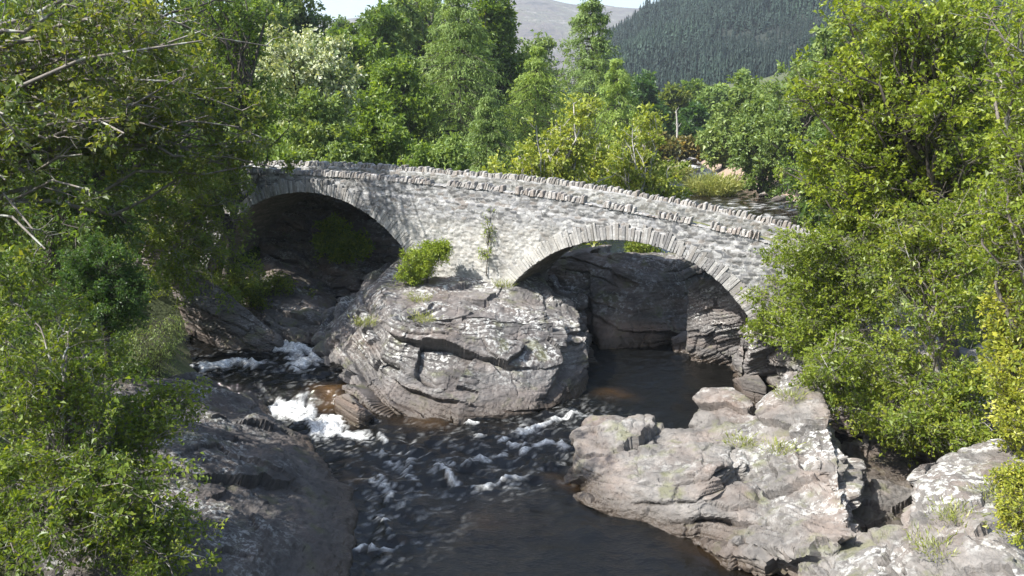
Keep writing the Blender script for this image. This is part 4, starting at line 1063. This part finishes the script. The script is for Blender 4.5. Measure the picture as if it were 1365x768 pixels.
mid('alder_tree', 'shaded alder behind the trunk of the beech', 1230, 52, 110, 110, 'alder', 149, n=(60, 8, 5))
mid('alder_tree', 'dark tree filling the gap behind the upper right corner', 1340, 45, 30, 110, 'alder', 150, n=(60, 8, 5))
# ---- filler wood on the upper bank: copies of three of the trees above
def copy_tree(src, loc, rz, sc, label, group):
    r = src.copy(); COL.objects.link(r)
    r.location = [float(v) for v in loc]; r.rotation_euler = (0, 0, rz); r.scale = (sc, sc, sc)
    r['label'] = label; r['group'] = group
    for ch in src.children:
        c = ch.copy(); COL.objects.link(c); c.parent = r
    return r
bpy.context.view_layer.update()
srcs = [o for o in bpy.data.objects if o.get('group') == G_BANK and o.name.split('.')[0] in ('alder_tree', 'ash_tree', 'birch_tree')]
rng = np.random.default_rng(71)
fill = []
for k in range(400):
    y = rng.uniform(95, 210); x = rng.uniform(-0.62 * y, 0.06 * y)
    if x > np.interp(y, _ys, _xl) - 8: continue
    if all((x - a) ** 2 + (y - b) ** 2 > 8 ** 2 for a, b in fill): fill.append((x, y))
for k, (x, y) in enumerate(fill[:42]):
    s = srcs[k % len(srcs)]
    copy_tree(s, (x, y, gz(x, y) - 0.3), rng.uniform(0, 6.28), rng.uniform(0.8, 1.1), 'green tree in the closed wood on the hillside behind the nearer trees', 'trees of the hillside wood')
fill2 = []
for k in range(900):
    y = rng.uniform(50, 300); x = np.interp(y, _ys, _xr) + rng.uniform(6, 95)
    if all((x - a) ** 2 + (y - b) ** 2 > 8 ** 2 for a, b in fill2) and (x < 0.62 * y + 24 and (y < 100 or x > 0.31 * y + 4)): fill2.append((x, y))
for k, (x, y) in enumerate(fill2[:95]):
    s = srcs[(k * 2 + 1) % len(srcs)]
    copy_tree(s, (x, y, gz(x, y) - 0.3), rng.uniform(0, 6.28), rng.uniform(0.65, 0.95), 'green tree in the closed wood behind the right bank trees', 'trees of the wood behind the right bank')

# ---- conifer plantation on the far slope: one mass
def conifer_mass():
    rng = np.random.default_rng(91)
    N = 13000
    y = rng.uniform(330, 800, N); x = rng.uniform(30, 330, N) * (0.45 + y / 800 * 0.75)
    X = x[:, None]; Y = y[:, None]
    z = conif_z(X, Y)[:, 0]
    ok = z > 1
    x, y, z = x[ok], y[ok], z[ok]; N = len(x)
    Hh = rng.uniform(6, 12, N) * np.clip(1 + 0.5 * fbm(np.stack([x * 0.02, y * 0.02, 0 * x], 1), 92, 3), 0.4, 1.6); Wd = Hh * rng.uniform(0.14, 0.2, N)
    # each tree: six tiers of ragged drooping boughs
    V, F, T = [], [], []
    tone = np.clip(0.45 + 0.5 * fbm(np.stack([x * 0.015, y * 0.015, 0 * x], 1), 93, 3) + rng.normal(0, 0.15, N), 0, 1)
    tiers, nb = 7, 9
    for t in range(tiers):
        f = t / tiers
        for b in range(nb):
            a = rng.uniform(0, 6.283, N)
            r = Wd * (1 - f) * rng.uniform(0.7, 1.25, N) + 0.15
            h0 = Hh * (f + 0.05 + rng.uniform(0, 0.1, N)); dz = Hh * 0.10
            cx, sy = np.cos(a), np.sin(a)
            hw = r * 0.36
            p0 = np.stack([x, y, z + h0 + dz * 1.3], 1)
            p1 = np.stack([x + cx * r * 0.7 - sy * hw, y + sy * r * 0.7 + cx * hw, z + h0], 1)
            p2 = np.stack([x + cx * r, y + sy * r, z + h0 - dz * 0.5], 1)
            p3 = np.stack([x + cx * r * 0.7 + sy * hw, y + sy * r * 0.7 - cx * hw, z + h0], 1)
            V.append(np.stack([p0, p1, p2, p3], 1).reshape(-1, 3)); T.append(tone)
    V = np.concatenate(V); T = np.concatenate(T)
    o = link('conifer_forest', mesh_np('conifer_forest', V, np.arange(len(V)).reshape(-1, 4), {'tint': ('FACE', T)}), LEAF['spruce'])
    tag(o, 'dark conifer plantation covering the hill in the upper right distance', 'forest'); o['kind'] = 'stuff'
conifer_mass()

# ---- ground cover
def scatter(name, label, cat, region, n, size, leaf, seed, h=0.5, keep=None, aspect=0.6, blades=False):
    rng = np.random.default_rng(seed)
    x = rng.uniform(region[0], region[1], n); y = rng.uniform(region[2], region[3], n)
    xl, xr = np.interp(y, _ys, _xl), np.interp(y, _ys, _xr)
    k = keep(x, y, xl, xr)
    x, y = x[k], y[k]
    z = ground_z(x, y)
    cl = fbm(np.stack([x * 0.5, y * 0.5, 0 * x], 1), seed, 3)
    hh = h * np.clip(0.5 + cl, 0.05, 1.5)
    p = np.stack([x, y, z + rng.random(len(x)) ** 1.3 * hh], 1)
    if blades:
        p[:, 2] = z - 0.02
        d = unit(rng.normal(size=p.shape) * np.array([.35, .35, 0]) + np.array([0, 0, 1.0]))
        P = p[:, None] + d[:, None] * (np.linspace(0, 1, 3)[None, :, None] * hh[:, None, None])
        V, F, T = leaves(P, 2, size, rng, 0.1, 0.03, 2.0, aspect)
    else:
        P = p[:, None] + rng.normal(size=(len(p), 2, 3)) * 0.1
        V, F, T = leaves(P, 2, size, rng, 0.9, 0.08, 0.5, aspect)
    o = link(name, mesh_np(name, V, F, {'tint': ('FACE', T)}), LEAF[leaf])
    tag(o, label, cat); o['kind'] = 'stuff'
scatter('undergrowth', 'dark leafy undergrowth covering the shaded left bank', 'undergrowth', (-40, -4, 10, 60), 90000, 0.16, 'alder', 201, 0.7, lambda x, y, xl, xr: (x < xl - 3.2))
scatter('undergrowth', 'leafy undergrowth on the right bank beneath the beech', 'undergrowth', (9, 40, 14, 60), 60000, 0.16, 'alder', 202, 0.6, lambda x, y, xl, xr: (x > xr + 5.5))
scatter('undergrowth', 'scrubby undergrowth on the bank behind the bridge', 'undergrowth', (-45, 22, 46, 130), 70000, 0.34, 'ash', 203, 1.2, lambda x, y, xl, xr: (x < xl - 2.5) & (y > 47))
scatter('undergrowth', 'scrub along the right bank behind the shingle', 'undergrowth', (25, 60, 60, 150), 40000, 0.4, 'birch', 204, 1.3, lambda x, y, xl, xr: (x > xr + 4.5))
scatter('bank_grass', 'tall pale grass at the edge of the shingle upstream', 'grass', (8, 40, 62, 140), 50000, 0.5, 'grass', 205, 0.9, lambda x, y, xl, xr: ((x > xr + 3.2) & (x < xr + 6) & (y > 92)) | ((x < xl - 2.2) & (x > xl - 4)), 0.12, True)
def on_rock(name, px, py):
    best = None
    for o in bpy.data.objects:
        if o.type != 'MESH' or o.name.split('.')[0] != name: continue
        V = np.empty(len(o.data.vertices) * 3, np.float32); o.data.vertices.foreach_get('co', V); V = V.reshape(-1, 3).astype(float)
        d = V - np.array([0, 0, CAM_H])
        fw = d[:, 1] * CP - d[:, 2] * SP; u = d[:, 0] / fw * F_PX + 682.5; w = 384 + (-(d[:, 1] * SP + d[:, 2] * CP)) / fw * F_PX
        k = np.hypot(u - px, w - py) < 4
        if k.any():
            q = V[k][np.argmin(fw[k])]
            if best is None or q[1] < best[1]: best = q
    return best
# ---- grass tufts as things
def tuft(name, label, cat, c, n, h, r, leaf, seed, m=3, size=0.14):
    rng = np.random.default_rng(seed)
    a = rng.uniform(0, 6.283, n); q = np.sqrt(rng.random(n)) * r
    p = np.stack([c[0] + np.cos(a) * q, c[1] + np.sin(a) * q, np.full(n, c[2])], 1)
    d = unit(np.stack([np.cos(a) * q / r * 0.6, np.sin(a) * q / r * 0.6, np.ones(n)], 1) + rng.normal(size=(n, 3)) * 0.18)
    L = h * rng.uniform(0.5, 1.1, n)
    s = np.linspace(0, 1, 4)
    P = p[:, None] + d[:, None] * (s[None, :, None] * L[:, None, None])
    P[:, :, :2] += (d[:, None, :2] * (s ** 2)[None, :, None]) * (L * 0.5)[:, None, None]
    V, F, T = leaves(P, m, size, rng, 0.1, 0.02, 2.5, 0.10)
    o = link(name, mesh_np(name, V - np.array(c), F, {'tint': ('FACE', T)}), LEAF[leaf], None, [float(v) for v in c])
    tag(o, label, cat)
q = atZ(952, 262, 0.9); tuft('reed_clump', 'tall clump of pale green reeds standing in the river at the bend', 'reeds', (q[0], q[1], 0.8), 1500, 2.2, 1.9, 'grass', 301, 4, 0.6)
q = atZ(890, 232, 1.6); tuft('reed_clump', 'low reed bed at the upper end of the shingle bar', 'reeds', (q[0], q[1], 1.2), 700, 1.3, 2.2, 'grass', 302, 3, 0.8)
tufts = [('island_rock', 560, 398, 'small grass tuft on the island below the lime green bush'), ('island_rock', 565, 425, 'thin grass tuft in a crack of the island face'),
         ('island_rock', 672, 380, 'grass tuft at the foot of the pier wall beside the sapling'), ('island_rock', 487, 430, 'flat grass tuft on the left facet of the island'),
         ('rock_outcrop', 1055, 530, 'dry grass tuft at the top of the right outcrop ridge'), ('rock_outcrop', 1040, 600, 'grass tuft in a crack halfway down the right outcrop'),
         ('rock_outcrop', 985, 590, 'brownish grass tuft where the low slab meets the right outcrop ridge'), ('rock_outcrop', 1270, 690, 'grass tuft on the block right of the shadowed cleft'),
         ('rock_outcrop', 1330, 660, 'yellowish grass tuft beside the low yellow bush at the right edge'), ('rock_outcrop', 1250, 735, 'grass tuft near the bottom edge below the cleft')]
for k, (nm, px, py, lab) in enumerate(tufts):
    q = on_rock(nm, px, py)
    if q is not None: tuft('grass_tuft', lab, 'grass tuft', (q[0], q[1], q[2] - 0.06), 150, 0.36, 0.32, 'grass', 310 + k, 2, 0.16)
# gorse upstream and the pale bare trunk beside it
for k, (px, py, D, w, lab) in enumerate([(875, 190, 128, 26, 'orange flowered gorse bush on the far river bank below the bare trunk'), (915, 195, 134, 22, 'rusty gorse bush above the small rapid upstream')]):
    mid('gorse_bush', lab, px, D, py - 12, w, 'gorse', 320 + k, n=(34, 7, 5), shape=[(0, .55, .8, .4), (-.6, .45, .5, .35), (.6, .45, .5, .35)])
rng = np.random.default_rng(8)
b = on_ground(899, 200, 140, -0.2); t = atY(901, 148, 140)
s = np.linspace(0, 1, 8)[:, None]
P = (b + (t - b) * s + np.array([0.35, 0, 0]) * np.sin(s * 3.0))[None]
br = children(P, 7, rng, 1.6, 0.5, 1.0, 0.7, 0.4, 0, 0, 4)
v1, f1 = tubes(P, np.linspace(0.26, 0.10, 8)[None], 8); v2, f2 = tubes(br, np.full((len(br), 1), 0.05) * np.linspace(1, .4, 4)[None], 4)
o = link('bare_trunk', mesh_np('bare_trunk', np.concatenate([v1, v2]) - b, np.concatenate([f1, f2 + len(v1)]), None, True), BARK['pale'], None, [float(v) for v in b])
tag(o, 'pale bare dead trunk standing upstream above the gorse', 'dead tree')

# rocks of the small rapid and of the shingle edge upstream
def small_rock(c, r, seed, m, label, group):
    rng = np.random.default_rng(seed)
    pts = [('w', c[0] + rng.normal() * r * 0.8, c[1] + rng.normal() * r * 0.8, c[2] + abs(rng.normal()) * r * 0.6 - 0.1) for _ in range(14)]
    rock('stone', [[np.array(p[1:]) for p in pts]], m, label, 'stone', max(0.06, r * 0.09), (0.1, 0.1, 1), r * 0.6, r * 0.12, (1 / r, 1 / r, 1.4 / r), r * 0.2, r * 0.06, seed, 1, group)
for k, (px, py, r) in enumerate([(893, 216, .45), (903, 212, .6), (912, 216, .4), (921, 214, .5), (930, 218, .45), (885, 219, .4)]):
    small_rock(atZ(px, py, 2.2), r, 400 + k, M_ROCK_R, 'pale stone in the small rapid upstream under the gorse', 'stones of the upstream rapid')
for k, (px, py, r) in enumerate([(1000, 254, .4), (1020, 262, .5), (1040, 268, .6), (1055, 272, .5), (985, 252, .35)]):
    small_rock(atZ(px, py, 1.6), r, 420 + k, M_ROCK_D, 'grey brown stone on the right shore of the river bend', 'stones of the right shore')

# ------------------------------------------------------------------ haze
bm = bmesh.new()
x0, x1, y0, y1, z0, z1 = -6100, 6100, -450, 9100, -6, 420
vs = [bm.verts.new(q) for q in [(x0, y0, z0), (x1, y0, z0), (x1, y1, z0), (x0, y1, z0), (x0, y0, z1), (x1, y0, z1), (x1, y1, z1), (x0, y1, z1)]]
for f in ((3, 2, 1, 0), (4, 5, 6, 7), (0, 1, 5, 4), (1, 2, 6, 5), (2, 3, 7, 6), (3, 0, 4, 7)): bm.faces.new([vs[i] for i in f])
me = bpy.data.meshes.new('haze'); bm.to_mesh(me); bm.free()
m_haze = bpy.data.materials.new('valley_haze'); m_haze.use_nodes = True
nt = m_haze.node_tree; nt.nodes.clear()
out = nt.nodes.new('ShaderNodeOutputMaterial')
pv = nt.nodes.new('ShaderNodeVolumePrincipled')
pv.inputs['Color'].default_value = (0.80, 0.90, 0.97, 1)
pv.inputs['Density'].default_value = HAZE_DENSITY
pv.inputs['Anisotropy'].default_value = 0.2
nt.links.new(pv.outputs[0], out.inputs['Volume'])
if HAZE_DENSITY > 0:
    o = link('haze', me, m_haze); o['kind'] = 'stuff'
    tag(o, 'thin sunlit haze hanging through the whole valley', 'haze')
